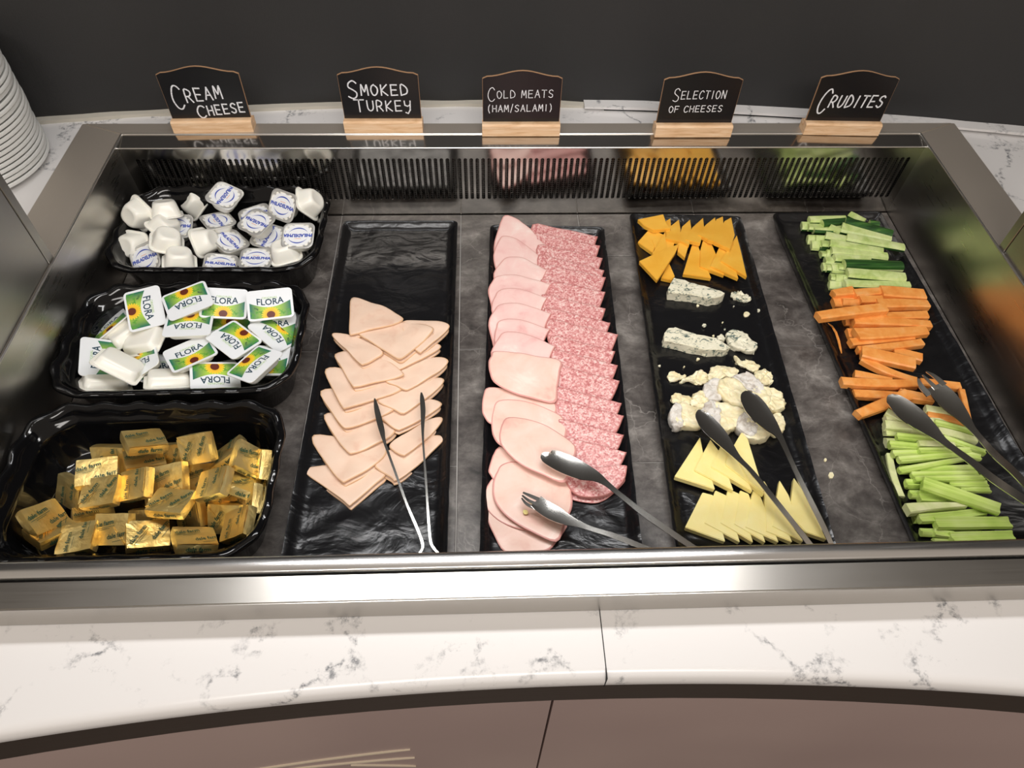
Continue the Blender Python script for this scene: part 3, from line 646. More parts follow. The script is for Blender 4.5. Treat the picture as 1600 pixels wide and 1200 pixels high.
BU_POSE = [
 ((-0.4026, -0.4568, -0.0556), (-0.164, 0.54, 0.548), 'gold butter pat at the very back of the pile, tilted to the front'),
 ((-0.3509, -0.4711, -0.057), (0.819, -0.394, -0.139), 'gold butter pat standing steeply at the back, second from the left of the raised ones'),
 ((-0.3262, -0.4648, -0.0721), (-0.435, -0.511, 0.367), 'dark-faced gold butter pat leaning to the left at the back right'),
 ((-0.2892, -0.4787, -0.0655), (0.156, 0.981, 0.08), 'pale gold butter pat leaning at the back right corner, level lettering'),
 ((-0.2894, -0.5029, -0.0737), (-0.644, 0.522, -0.159), 'gold butter pat on its edge just below the leaning back right one'),
 ((-0.4498, -0.4643, -0.0862), (0.946, -0.126, -0.122), 'gold butter pat showing only its top edge behind the peach-coloured one'),
 ((-0.4481, -0.4865, -0.0702), (0.318, 0.443, 0.313), 'peach-gold butter pat at the upper left, level lettering'),
 ((-0.4385, -0.51, -0.0695), (0.168, -0.215, 0.003), 'grey-gold butter pat overlapping the peach-coloured one at the left'),
 ((-0.4045, -0.5067, -0.0634), (0.392, -0.496, -0.142), 'yellow-gold butter pat standing in the centre left, right of the grey-gold one'),
 ((-0.3763, -0.4969, -0.0711), (0.466, -0.361, -0.029), 'cream-gold butter pat standing in the centre of the pile'),
 ((-0.3633, -0.5247, -0.064), (-0.235, -0.059, -0.154), 'creased silvery gold butter pat lying flat in the centre'),
 ((-0.326, -0.5098, -0.0571), (0.11, -0.526, -0.126), 'grey-gold butter pat raised in the centre right, tilted down to the left'),
 ((-0.4084, -0.467, -0.0779), (-0.223, 0.398, 0.408), 'gold butter pat on edge below the rearmost one'),
 ((-0.3884, -0.4624, -0.0874), (0.932, -0.424, -0.28), 'gold butter pat between the rearmost row and the centre, only its right end showing'),
 ((-0.4816, -0.4996, -0.0914), (0.896, -0.123, -0.562), 'yellow-gold butter pat leaning at the left behind the leftmost one'),
 ((-0.4835, -0.5326, -0.0768), (0.594, 0.683, 1.14), 'leftmost gold butter pat of the upper layer, lying askew with folded corner'),
 ((-0.4797, -0.5414, -0.0825), (-0.122, 0.439, 0.938), 'gold butter pat underneath the leftmost one at the front left corner'),
 ((-0.449, -0.5551, -0.0781), (0.054, -0.228, 0.04), 'gold butter pat at the front rim, third from the left corner'),
 ((-0.4162, -0.5502, -0.0735), (0.493, -0.247, -0.142), 'pale cream-gold butter pat at the front rim, nearly square and upright'),
 ((-0.3795, -0.5546, -0.0744), (-0.027, 0.446, 0.297), 'peach-gold butter pat in the front middle against the rim'),
 ((-0.3927, -0.5375, -0.0905), (0.743, -0.217, -0.124), 'gold butter pat partly hidden behind the front middle one'),
 ((-0.3355, -0.5563, -0.0781), (-0.407, 0.573, 0.305), 'orange-gold butter pat lying on its edge at the front, right of the middle'),
 ((-0.3176, -0.5334, -0.0903), (0.78, -0.255, -0.244), 'pale gold butter pat lying low behind the orange-gold one at the front'),
 ((-0.3, -0.5466, -0.0729), (0.11, -0.659, -0.098), 'grey-gold butter pat at the front right, lettering tilted'),
 ((-0.297, -0.5207, -0.0784), (0.341, -0.82, -0.205), 'grey-gold butter pat standing near the right rim, above the front right one'),
 ((-0.3079, -0.5098, -0.0905), (0.767, -0.289, -0.265), 'orange-gold butter pat in the right middle, partly covered by a grey-gold one'),
 ((-0.29, -0.527, -0.0898), (0.538, -0.662, -0.621), 'gold butter pat squeezed on edge against the right rim at the front'),
 ((-0.2938, -0.5067, -0.1007), (0.736, -0.39, -0.37), 'gold butter pat deep at the right rim of the tub'),
 ((-0.3366, -0.5184, -0.0964), (0.475, -0.413, -0.157), 'orange-gold butter pat beneath the raised centre right one'),
 ((-0.3595, -0.5212, -0.0979), (0.808, -0.548, -0.29), 'cream-gold butter pat deep between the creased flat one and the front row'),
 ((-0.3511, -0.4865, -0.0862), (0.369, -0.438, -0.277), 'gold butter pat below the steep back one, mostly covered'),
 ((-0.3087, -0.4984, -0.0938), (-0.171, 0.552, 0.186), 'yellow-gold butter pat low in the right middle under the edge-on one'),
 ((-0.278, -0.4764, -0.0774), (0.854, -0.8, -0.806), 'gold butter pat pressed upright against the right wall of the tub'),
 ((-0.4535, -0.5195, -0.1037), (-0.202, 0.52, 0.403), 'gold butter pat low at the left under the grey-gold one'),
 ((-0.3822, -0.4986, -0.0919), (0.322, 0.602, 0.388), 'gold butter pat at the bottom in the centre of the tub'),
]
# ================================================================ portions in the tubs
def shift(bm, dz): bmesh.ops.translate(bm, verts=bm.verts, vec=(0, 0, dz)); return bm
# cream cheese portion: silver lid with a white printed disc over a tapered cup; the origin is the lid's top
def make_cup():
    t = thing('cream_cheese_portion', '', 'cream cheese')
    bm = bmesh.new()
    rs = [[(x, y, -.0009) for x, y in rrect(.0415, .0395, .009)], [(x, y, -.0018) for x, y in rrect(.0415, .0395, .009)], [(x, y, -.0019) for x, y in rrect(.036, .034, .009)],
          [(x, y, -.006) for x, y in rrect(.0345, .0325, .0095)], [(x, y, -.0165) for x, y in rrect(.0295, .0275, .0095)], [(x, y, -.0195) for x, y in rrect(.0265, .0245, .0095)], [(x, y, -.0205) for x, y in rrect(.022, .020, .009)], [(x, y, -.0200) for x, y in rrect(.018, .016, .007)]]
    loft(bm, rs, True, True, True); bmesh.ops.recalc_face_normals(bm, faces=bm.faces); link('cup', bm, CUPM, t, .9)
    bm = bmesh.new(); rs = []
    for w_, h_, r_, z in ((.0418, .0398, .009, -.0009), (.0420, .0400, .009, -.0004), (.0400, .0380, .009, 0), (.0372, .0352, .010, -.0002), (.0362, .0342, .012, -.0009), (.034, .032, .013, -.0010), (.030, .028, .0135, -.0007)):
        ring = []
        for k, (x, y) in enumerate(rrect(w_, h_, r_, 8)):
            kk = .0003*math.sin(k*4.1) if .03 < w_ < .037 else 0; ring.append((x, y, z+kk))
        rs.append(ring)
    loft(bm, rs, True, False, True); bmesh.ops.recalc_face_normals(bm, faces=bm.faces); lid = link('foil_lid', bm, FOIL, t, .8)
    bm = bmesh.new(); el = [(  .0174*math.copysign(abs(math.cos(a))**.85, math.cos(a)), .0158*math.copysign(abs(math.sin(a))**.85, math.sin(a))) for a in [2*PI*k/36 for k in range(36)]]
    loft(bm, [[(x, y, -.0008) for x, y in el], [(x, y, -.00035) for x, y in el]], True, False, True); bmesh.ops.recalc_face_normals(bm, faces=bm.faces)
    pr = link('printed_disc', bm, PRW, lid)
    bm = bmesh.new(); Z = -.00028
    put_text(bm, text_mesh('PHILADELPHIA', .0066, .86, .00035), lambda x, y: (x*1.0, y-abs(x)*.03, Z))
    for s, rr in ((1, 1), (-1, 1)):
        n = 16
        for k in range(n):
            def P(u, o): a = .45+u*(PI-.9); th = .0017*math.sin(PI*u); return (.0142*math.cos(a), s*(.0118*math.sin(a)-.0012+o*th), Z)
            q = [P(k/n, 0), P((k+1)/n, 0), P((k+1)/n, 1), P(k/n, 1)]
            bm.faces.new([bm.verts.new(v) for v in (q if s > 0 else q[::-1])])
    for k in range(7): box(bm, -.0042+k*.0012, -.0034+k*.0012, .0044, .0053, Z-.00002, Z, 1)
    bmesh.ops.recalc_face_normals(bm, faces=bm.faces)
    for f in bm.faces:
        if f.normal.z < 0 and abs(f.normal.z) > .9 and not f.material_index: f.normal_flip()
    link('lettering', bm, [PRB, PRO], lid)
    return t
def make_spread():
    t = thing('spread_portion', '', 'spread')
    bm = bmesh.new()
    rs = [[(x, y, -.0004) for x, y in rrect(.053, .042, .005)], [(x, y, -.0012) for x, y in rrect(.053, .042, .005)], [(x, y, -.0013) for x, y in rrect(.0465, .0355, .006)], [(x, y, -.009) for x, y in rrect(.043, .032, .006)], [(x, y, -.0115) for x, y in rrect(.040, .029, .006)], [(x, y, -.0122) for x, y in rrect(.036, .025, .005)]]
    loft(bm, rs, True, True, True); bmesh.ops.recalc_face_normals(bm, faces=bm.faces); link('cup', bm, CUPM, t, .9)
    bm = bmesh.new(); loft(bm, [[(x, y, -.0004) for x, y in rrect(.0531, .0421, .005)], [(x, y, 0) for x, y in rrect(.0529, .0419, .005)]], True, False, True)
    bmesh.ops.recalc_face_normals(bm, faces=bm.faces); lid = link('lid', bm, SPR, t)
    bm = bmesh.new()      # the printed panel: arched top, rounded lower corners
    top_ = [(-.0235+.047*k/20, .0035-.0075*math.cos((k/20-.5)*PI)) for k in range(21)]
    bot = [(.0235, -.013), (.0225, -.0165), (.019, -.0185), (-.019, -.0185), (-.0225, -.0165), (-.0235, -.013)]
    for k in range(20):
        xa, xb = top_[k][0], top_[k+1][0]
        def lo(x): ax_ = abs(x); return -.0185 if ax_ < .019 else -.0185+(ax_-.019)**1.6*6.0
        NQ = 4
        bm.faces.new([bm.verts.new(p) for p in ((xa, lo(xa), .00006), (xb, lo(xb), .00006), (xb, top_[k+1][1], .00006), (xa, top_[k][1], .00006))])
    link('printed_panel', bm, SUN, lid)
    bm = bmesh.new(); arcf = lambda x, y: (x, y-.0048*math.cos(x*60)+.0075, .00010)
    put_text(bm, text_mesh('FLORA', .0122, .84, .00022), arcf, 0)
    put_text(bm, text_mesh('ORIGINAL', .0042, .95), lambda x, y: (x, y-.003*math.cos(x*60)+.0118, .0001), 1)
    put_text(bm, text_mesh('10g', .0036, 1.0, .0001), lambda x, y: (x-.0165, y-.0045+(x)*-.4, .0001), 2)
    link('lettering', bm, [PRN, PRG, PRK], lid)
    return t
def make_pat(v):
    rnd = random.Random(v)
    t = thing('butter_pat', '', 'butter')
    bm = bmesh.new(); W_, H_, T_ = .0385, .0305, .0105
    nx, ny, nz = 8, 7, 3; vs = {}
    for i in range(nx+1):
        for j in range(ny+1):
            for k in range(nz+1):
                if i in (0, nx) or j in (0, ny) or k in (0, nz):
                    x, y, z = (i/nx-.5)*W_, (j/ny-.5)*H_, -T_*k/nz
                    e = sum((i in (0, nx), j in (0, ny), k in (0, nz)))
                    s = 1-.018*(e-1)
                    d = noise.noise_vector(Vector((x*90+v*7, y*90, z*90)))*.0006
                    vs[i, j, k] = bm.verts.new((x*s+d.x, y*s+d.y, z*(1-.04*(e-1))-.0002*(e-1)+d.z*.8))
    def q(a, b, c, d): bm.faces.new((vs[a], vs[b], vs[c], vs[d]))
    for i in range(nx):
        for j in range(ny): q((i,j,0), (i+1,j,0), (i+1,j+1,0), (i,j+1,0)); q((i,j,nz), (i,j+1,nz), (i+1,j+1,nz), (i+1,j,nz))
    for i in range(nx):
        for k in range(nz): q((i,0,k), (i,0,k+1), (i+1,0,k+1), (i+1,0,k)); q((i,ny,k), (i+1,ny,k), (i+1,ny,k+1), (i,ny,k+1))
    for j in range(ny):
        for k in range(nz): q((0,j,k), (0,j+1,k), (0,j+1,k+1), (0,j,k+1)); q((nx,j,k), (nx,j,k+1), (nx,j+1,k+1), (nx,j+1,k))
    bmesh.ops.recalc_face_normals(bm, faces=bm.faces); wr = link('foil_wrapper', bm, GOLD, t)
    # the folded flap of foil
    bm = bmesh.new(); a = .004*v
    pts = [[(-.019+a, -.0150), (.004+a, .002), (.0185, -.0148)], [(-.0185, .012), (-.004, .003-a), (-.0187, -.012)], [(.0186, .013), (.003, .0), (.0188, -.010), (.0188, 0)]][v % 3]
    f = bm.faces.new([bm.verts.new((x, y, .0006)) for x, y in pts]); r = bmesh.ops.extrude_face_region(bm, geom=[f]); bmesh.ops.translate(bm, verts=[g for g in r['geom'] if isinstance(g, bmesh.types.BMVert)], vec=(0, 0, .0004)); bmesh.ops.recalc_face_normals(bm, faces=bm.faces)
    link('folded_flap', bm, GOLD, t)
    bm = bmesh.new(); tm = text_mesh('dale farm', .0062, 1, .00014)
    cl = lambda x, y: True
    def place(ox, oy, an, face):
        ca, sa = math.cos(an), math.sin(an)
        def xy(x, y): return (ox+x*ca-y*sa, oy+x*sa+y*ca)
        if face == 0:
            fn = lambda x, y: (*xy(x, y), .00115); ok = lambda x, y: abs(xy(x, y)[0]) < .0188 and abs(xy(x, y)[1]) < .0148
        else:
            fn = lambda x, y: (xy(x, y)[0], -.0158, xy(x, y)[1]-.0052); ok = lambda x, y: abs(xy(x, y)[0]) < .0185 and abs(xy(x, y)[1]) < .0045
        put_text(bm, tm, fn, 0, ok)
        for (u0, u1, w_) in ((-.0115, .0115, -.0040), (-.006, .006, -.0056)):
            ps = [(u0, w_), (u1, w_), (u1, w_+.0004), (u0, w_+.0004)]
            if all(ok(*p) for p in ps): bm.faces.new([bm.verts.new(fn(*p)) for p in ps])
    A0 = (.2, .95, 1.57)[v % 3]
    sa, ca_ = math.sin(A0), math.cos(A0)
    place(-sa*.0066-ca_*.006, ca_*.0066-sa*.006, A0, 0); place(sa*.0072+ca_*.008, -ca_*.0072+sa*.008, A0, 0); place(.001, 0, .1*v, 1)
    link('lettering', bm, PRK, t)
    return t
def spread_all(protos, poses, group):
    used = set()
    for n, (loc, rot, lab) in enumerate(poses):
        if lab.startswith('peach-gold butter pat at'): rot = (.12, .16, .24)
        zmin = -.104 if 'butter' in group else -.103
        xmax = -.305 if 'butter' in group and loc[2] < -.08 else -.2925
        loc = (max(-.514, min(loc[0], xmax)), loc[1], max(loc[2], zmin))
        i = n % len(protos); p = protos[i]
        if i not in used: used.add(i); p.location = loc; p.rotation_euler = rot; p['label'] = lab; p['group'] = group
        else: copy_thing(p, loc, rot, lab, group)
spread_all([make_cup()], PH_POSE, 'cream cheese portions in the rear tub')
spread_all([make_spread()], FL_POSE, 'sunflower spread portions in the middle tub')
spread_all([make_pat(0), make_pat(1), make_pat(2)], BU_POSE, 'butter pats in the near tub')

# ================================================================ sliced meats
def centred(name, bm, mats, lab, cat, group=None, smooth=.7):
    c = Vector((0, 0, 0)); n = 0; z0 = 9
    for v in bm.verts: c += v.co; n += 1; z0 = min(z0, v.co.z)
    c /= n; c.z = z0; bmesh.ops.translate(bm, verts=bm.verts, vec=-c)
    bmesh.ops.recalc_face_normals(bm, faces=bm.faces)
    o = link(name, bm, mats, None, smooth); o.location = c; return tag(o, lab, cat, group)
def slice_mesh(pts, z, tilt=(0, 0), th=.0022, fold=0, lipdir=None, wav=.0006, sm=5, rough=.0):
    """a thin supple slice from the outline pts (pixels); z at its middle, tilt = rise along x and y"""
    P3 = [at(a, b, z) for a, b in pts]; c = sum(P3, Vector())/len(P3)
    ring = catmull([(p.x-c.x, p.y-c.y, 0) for p in P3], sm) if sm > 1 else [Vector((p.x-c.x, p.y-c.y, 0)) for p in P3]
    sd = random.random()*30
    for k, p in enumerate(ring):
        if rough: p *= 1+rough*noise.noise(Vector((p.x*160, p.y*160, sd)))
    def zz(x, y, s): return z+x*tilt[0]+y*tilt[1]+wav*noise.noise(Vector((x*45, y*45, sd)))*1.6
    bm = bmesh.new(); rings = []
    def sheet(dz, off, s0, gap=None):
        rs = [[(c.x+off.x+p.x*s*s0, c.y+off.y+p.y*s*s0, zz(p.x*s, p.y*s, s)+dz-dd) for p in ring] for s, dd in ((.93, th), (.99, th*.9), (1, th*.6), (.988, th*.22), (.955, th*.04), (.86, -.0001), (.55, 0), (.28, 0), (.08, 0))]
        n0 = len(bm.faces); loft(bm, rs, True, True, True); bm.faces.ensure_lookup_table()
        for f in bm.faces[n0:n0+4*len(ring)]: f.material_index = 1
    if fold:
        sheet(-fold-.0004, Vector((lipdir[0], lipdir[1], 0)) if lipdir else Vector((0, 0, 0)), .985)
    sheet(0, Vector((0, 0, 0)), 1)
    return bm
def tk(L): return [(430+x/2.143, 320+y/2.143) for x, y in L]
TK = [
 ('front left turkey slice, lowest of the pile with its point toward the rail', [(92,885),(130,868),(250,862),(372,890),(330,945),(262,1000),(248,1009),(225,990),(160,940)], -.1085),
 ('front right folded turkey slice, under the right arm of the tongs', [(330,865),(430,790),(530,763),(566,776),(520,830),(440,905),(402,930),(390,920)], -.1085),
 ('second folded turkey slice from the front in the left column', [(117,770),(200,765),(350,785),(372,832),(310,890),(245,928),(222,930),(180,880)], -.1060),
 ('second folded turkey slice from the front in the right column', [(385,800),(460,745),(540,702),(560,712),(520,770),(445,835),(425,842),(395,825)], -.1060),
 ('third folded turkey slice from the front in the left column', [(160,695),(240,690),(390,735),(388,775),(320,812),(262,836),(240,828),(200,775)], -.1040),
 ('third folded turkey slice from the front in the right column', [(352,700),(440,670),(520,643),(558,660),(510,705),(430,750),(408,757),(375,735)], -.1040),
 ('fourth folded turkey slice from the front in the left column', [(148,612),(250,615),(385,670),(388,695),(300,735),(245,750),(222,742),(186,690)], -.1020),
 ('fourth folded turkey slice from the front in the right column', [(340,655),(430,612),(530,570),(566,580),(530,625),(450,690),(425,702),(400,690)], -.1020),
 ('fifth folded turkey slice from the front in the left column', [(165,540),(250,545),(410,600),(412,628),(310,665),(240,686),(222,676),(188,610)], -.1000),
 ('fifth folded turkey slice from the front in the right column', [(370,590),(440,540),(540,500),(580,515),(540,560),(460,615),(435,625),(405,610)], -.1000),
 ('sixth folded turkey slice from the front in the left column', [(196,488),(270,480),(350,505),(425,560),(420,580),(330,600),(272,614),(255,605),(222,545)], -.0980),
 ('sixth folded turkey slice from the front in the right column', [(345,500),(440,470),(535,457),(554,472),(510,505),(430,548),(405,555),(380,535)], -.0980),
 ('seventh turkey slice from the front in the left column, just below the large rear ones', [(187,428),(215,422),(300,448),(362,495),(335,520),(300,539),(283,535),(235,480)], -.0960),
 ('rear right turkey slice reaching furthest toward the tray edge', [(425,388),(500,382),(550,383),(584,400),(560,435),(500,490),(480,499),(440,450)], -.0960),
 ('rearmost large turkey slice with a domed back edge', [(252,303),(290,308),(350,330),(400,358),(430,385),(400,405),(330,420),(265,437),(248,432),(248,370)], -.0955),
 ('topmost folded turkey slice in the middle of the rear group', [(272,420),(330,398),(400,388),(470,390),(528,410),(515,440),(440,510),(418,523),(395,512),(330,465)], -.0935),
]
for lab, pts, z in TK:
    p = tk(pts); right = 'right' in lab
    bm = slice_mesh(p, z, (-.03 if right else .03, -.10), .0024, .0042, (.0012, -.0026) if not right else (-.0005, -.0026), .0016, 4)
    centred('turkey_slice', bm, [TURKEY, TURKEYE], lab, 'turkey', 'turkey slices')
def m1(L): return [(730+x/4, 330+y/4) for x, y in L]
def m2(L): return [(730+x/4, 580+y/4) for x, y in L]
upper = [((165,215),(235,45),(490,208)), ((163,275),(225,170),(468,290)), ((164,390),(250,300),(500,372)), ((130,488),(190,415),(522,460)), ((150,590),(205,500),(500,545)), ((132,690),(205,590),(526,642)), ((168,795),(205,690),(516,742)), ((148,880),(230,765),(552,845))]
nm = ['rearmost', 'second', 'third', 'fourth', 'fifth', 'sixth', 'seventh', 'eighth']
for k, (L_, T_, R_) in enumerate(upper):
    L, T, R = map(Vector, (L_, T_, R_))
    pts = [L, L.lerp(T, .6)+Vector((-8, -6)), T, T.lerp(R, .3)+Vector((10, -22)), T.lerp(R, .65)+Vector((10, -14)), R-Vector((8, 3)), R, R+Vector((-8, 12)), R+Vector((-28, 50)), R+Vector((-60, 120)), (L+R)/2+Vector((30, 190)), L+Vector((60, 170)), L+Vector((15, 80))]
    bm = slice_mesh(m1(pts), -.1060+.0010*k, (0, .12), .0024, .0018, (.0008, .001), .0009, 4, .01)
    centred('ham_slice', bm, [HAM, HAME], '%s folded ham slice%s in the long ham row' % (nm[k], '' if k == 0 else ' from the back'), 'ham', 'ham slices')
LOW = [
 ('lowest ham slice at the front left, cut off by the rail', m2([(130,850),(150,780),(250,820),(400,900),(620,940),(560,1060),(500,1118),(380,1135),(235,1125),(165,1020),(125,920)]), -.1100, .02),
 ('second ham slice from the front, bulging to the left', m2([(112,740),(185,650),(300,700),(450,800),(560,960),(420,1000),(250,960),(140,880),(108,800)]), -.1082, .02),
 ('ham slice whose rounded left edge shows just above the fork of the tongs', m2([(135,600),(200,470),(330,540),(500,640),(630,690),(560,760),(380,740),(200,700),(145,650)]), -.1065, .02),
 ('large ham slice under the fork of the tongs', m2([(215,575),(300,560),(450,610),(632,690),(652,760),(655,845),(610,960),(555,1066),(400,1005),(255,915),(170,810),(160,700),(185,620)]), -.1040, -.03),
 ('ham slice ninth from the back, showing a strip at the left', m2([(92,240),(100,150),(135,92),(300,120),(545,190),(535,290),(400,330),(250,345),(150,330),(110,290)]), -.1010, -.02),
 ('ham slice tenth from the back', m2([(150,330),(160,240),(195,180),(330,180),(480,220),(612,300),(605,430),(450,470),(300,480),(215,470),(165,410)]), -.0995, -.02),
 ('ham slice under the spoon of the tongs, sloping down to the right', m2([(200,410),(215,330),(260,280),(400,300),(540,360),(678,470),(650,590),(606,697),(470,650),(330,580),(225,480)]), -.0975, -.03),
 ('broad peach-pink ham slice lying square across the row', m1([(150,900),(175,872),(330,885),(460,905),(585,935),(580,1000),(565,1100),(546,1192),(400,1168),(260,1125),(165,1065),(138,1000),(133,940)]), -.0965, .0),
]
for lab, pts, z, ty in LOW:
    bm = slice_mesh(pts, z, (0, ty), .0018, .0020, (.0012, .0005), .0009, 4, .006)
    centred('ham_slice', bm, [HAM2, HAME], lab, 'ham', 'ham slices')
tips = [((405,98),(812,166)), ((420,150),(826,226)), ((440,225),(843,302)), ((445,290),(853,378)), ((455,345),(862,421)), ((460,440),(859,515)), ((465,535),(862,616)), ((480,620),(892,704)), ((500,690),(938,778)), ((520,790),(922,880)), ((530,880),(938,968)), ((540,975),(950,1067)), ((545,1110),(962,1206)), ((560,1190),(975,1283)), ((570,1310),(976,1402)), ((590,1415),(993,1511))]
on = ['rearmost','second','third','fourth','fifth','sixth','seventh','eighth','ninth','tenth','eleventh','twelfth','thirteenth','fourteenth','fifteenth','sixteenth','frontmost']
tips.append(((600,1560),(995,1600)))
for k, (a, b) in enumerate(tips):
    a, b = Vector(a), Vector(b); d = b-a; L = d.length; u = d/L; n = Vector((-u.y, u.x)); dep = L*.56 if k < 16 else L*.50
    if k == 16: pts = [Vector(p) for p in ((610,1640),(700,1615),(860,1600),(985,1592),(998,1615),(985,1670),(940,1725),(870,1765),(780,1780),(690,1765),(630,1710))]
    else:
        pts = [a+u*L*.5+n*0, a+u*L*.97, b, b-u*6+n*14]
        pts = [a, a.lerp(b, .33)-n*4, a.lerp(b, .66)-n*3, b-u*10, b+n*8]
        for q in range(1, 7):
            th = PI*q/7; pts.append(a.lerp(b, .5)+u*(L/2*math.cos(th))+n*(dep*math.sin(th)))
    bm = slice_mesh(m1(pts), -.1095+.0005*k, (.02, .15), .0024, .0013, (.0004, -.0006), .0007, 3, .012)
    centred('salami_slice', bm, [SAL, SALE], '%s salami slice%s in the row beside the ham' % (on[k], '' if k in (0, 16) else ' from the back'), 'salami', 'salami slices')
bm = slice_mesh(m1([(612,1780),(640,1740),(760,1740),(900,1720),(975,1650),(990,1680),(940,1740),(870,1800),(800,1826),(720,1818),(650,1800)]), -.1105, (0, 0), .0012, 0, None, .0006, 3)
centred('salami_slice', bm, [SAL, SALE], 'pale-edged salami slice peeping out beneath the frontmost one', 'salami', 'salami slices')
# ================================================================ cheeses
def wedge(pts, z, th, lab, m, name='cheese_wedge', cat='cheese', group=None, tilt=(0,0), bv=.0006, rough=0):
    """a flat cut slab; pts = its upper face in pixels at height z"""
    P3 = [at(a, b, z) for a, b in pts]; c = sum(P3, Vector())/len(P3)
    bm = bmesh.new()
    def zt(p): return z+(p.x-c.x)*tilt[0]+(p.y-c.y)*tilt[1]
    tp = [bm.verts.new((p.x, p.y, zt(p))) for p in P3]; bt = [bm.verts.new((p.x+(c.x-p.x)*.01, p.y+(c.y-p.y)*.01, zt(p)-th)) for p in P3]
    n = len(tp); bm.faces.new(tp); bm.faces.new(bt[::-1])
    for i in range(n): bm.faces.new((tp[i], bt[i], bt[(i+1) % n], tp[(i+1) % n]))
    bmesh.ops.recalc_face_normals(bm, faces=bm.faces); bevel(bm, bv, 2)
    if rough:
        bmesh.ops.triangulate(bm, faces=bm.faces); bmesh.ops.subdivide_edges(bm, edges=bm.edges, cuts=3, use_grid_fill=True)
        for v in bm.verts: v.co += noise.noise_vector(v.co*130)*rough+noise.noise_vector(v.co*420)*rough*.55
    return centred(name, bm, m, lab, cat, group, .6)
def c1(L): return [(980+x/4, 320+y/4) for x, y in L]
def c2(L): return [(1010+x/3.75, 560+y/3.75) for x, y in L]
G = 'orange cheddar slices'
for lab, pts, z, ti in [
 ('orange cheddar slice lowest at the back left, blunt end left', c1([(66,232),(132,158),(200,178),(162,300)]), -.1060, (0,0)),
 ('orange cheddar slice with only its left tip row visible, second from the back left', c1([(150,215),(186,168),(300,215),(280,300),(180,290)]), -.1050, (0,0)),
 ('small orange cheddar tip poking up behind the back left slice', c1([(243,95),(272,76),(276,160),(240,200)]), -.1030, (0,-.1)),
 ('first pointed orange cheddar tip along the back, from the left', c1([(326,80),(334,150),(330,240),(236,215),(270,130)]), -.1025, (0,-.1)),
 ('second pointed orange cheddar tip along the back, from the left', c1([(396,80),(402,140),(385,262),(318,225),(345,130)]), -.1015, (0,-.1)),
 ('third pointed orange cheddar tip along the back, from the left', c1([(478,68),(482,140),(455,250),(360,225),(410,135)]), -.1005, (0,-.1)),
 ('fourth pointed orange cheddar tip along the back, from the left', c1([(553,66),(556,130),(530,240),(440,190),(492,120)]), -.0995, (0,-.1)),
 ('fifth pointed orange cheddar tip along the back, from the left', c1([(602,60),(604,130),(580,250),(500,230),(560,80)]), -.0985, (0,-.1)),
 ('last pointed orange cheddar tip along the back, rightmost', c1([(655,64),(672,190),(640,290),(540,240),(612,90)]), -.0975, (0,-.1)),
 ('orange cheddar block end in the middle beneath the back row', c1([(320,218),(390,232),(362,330),(316,292)]), -.1030, (0,0)),
 ('orange cheddar slice lying on top at the back left corner of the tray', c1([(66,86),(225,60),(246,120),(272,150),(168,156),(110,128)]), -.0985, (.05,0)),
 ('orange cheddar slice tip beneath the big left diagonal one, near the blue cheese', c1([(262,362),(298,445),(280,470),(212,455)]), -.1065, (0,0)),
 ('narrow orange cheddar slice pointing back between the left pieces', c1([(238,165),(246,262),(235,330),(155,308)]), -.1015, (0,0)),
 ('big orange cheddar slice lying diagonally at the front left', c1([(326,238),(300,300),(185,480),(74,352),(240,270)]), -.0985, (0,-.05)),
 ('front orange cheddar slice, first from the left in the right-hand fan', c1([(432,165),(450,270),(525,460),(348,434)]), -.1055, (0,-.02)),
 ('front orange cheddar slice, second from the left in the right-hand fan', c1([(495,145),(530,240),(605,445),(454,388),(458,280)]), -.1035, (0,-.04)),
 ('front orange cheddar slice, third from the left in the right-hand fan', c1([(628,148),(632,240),(692,470),(518,388)]), -.1010, (0,-.06)),
 ('front orange cheddar slice, rightmost of the right-hand fan', c1([(690,175),(714,295),(744,462),(583,350)]), -.0985, (0,-.08)),
]: wedge(pts, z, .0065, lab, CHED, 'cheddar_slice', 'cheese', G, ti)
def chunk(pts, z, th, lab, m, name, cat='cheese', group=None, rough=.0012, seed=1, taper=.9, freq=110):
    """a broken lump: rounded outline, irregular surface"""
    P3 = [at(a, b, z) for a, b in pts]; c = sum(P3, Vector())/len(P3)
    ring = catmull([(p.x-c.x, p.y-c.y, 0) for p in P3], 7); bm = bmesh.new()
    rs = [[(c.x+p.x*s, c.y+p.y*s, z-dz) for p in ring] for s, dz in ((.90*taper, th), (taper, th*.93), (.97, th*.7), (1, th*.45), (1, th*.2), (.975, th*.04), (.90, 0), (.80, 0), (.68, 0), (.56, 0), (.44, 0), (.32, 0), (.2, 0), (.08, 0))]
    loft(bm, rs, True, True, True)
    sdv = Vector((seed, 0, 0))
    for v in bm.verts: v.co += noise.noise_vector(v.co*freq*.7+sdv)*rough*1.9 + noise.noise_vector(v.co*freq*2+sdv)*rough*1.5 + noise.noise_vector(v.co*freq*5)*rough*.8
    return centred(name, bm, m, lab, cat, group, 1.0)
B1 = wedge(c1([(292,456),(330,462),(450,500),(582,533),(612,552),(585,572),(520,585),(400,560),(258,545),(255,520)]), -.0985, .0150, 'rear wedge of blue-veined cheese, below the orange cheddar', BLUE, 'blue_cheese_wedge', 'cheese', 'blue cheese pieces', (0,0), .0006, .0011)
B2 = wedge(c1([(262,768),(300,762),(400,800),(560,832),(645,890),(610,905),(480,905),(380,880),(228,845),(232,800)]), -.1000, .0135, 'front wedge of blue-veined cheese, cracked across its middle', BLUE, 'blue_cheese_wedge', 'cheese', 'blue cheese pieces', (0,0), .0006, .0013)
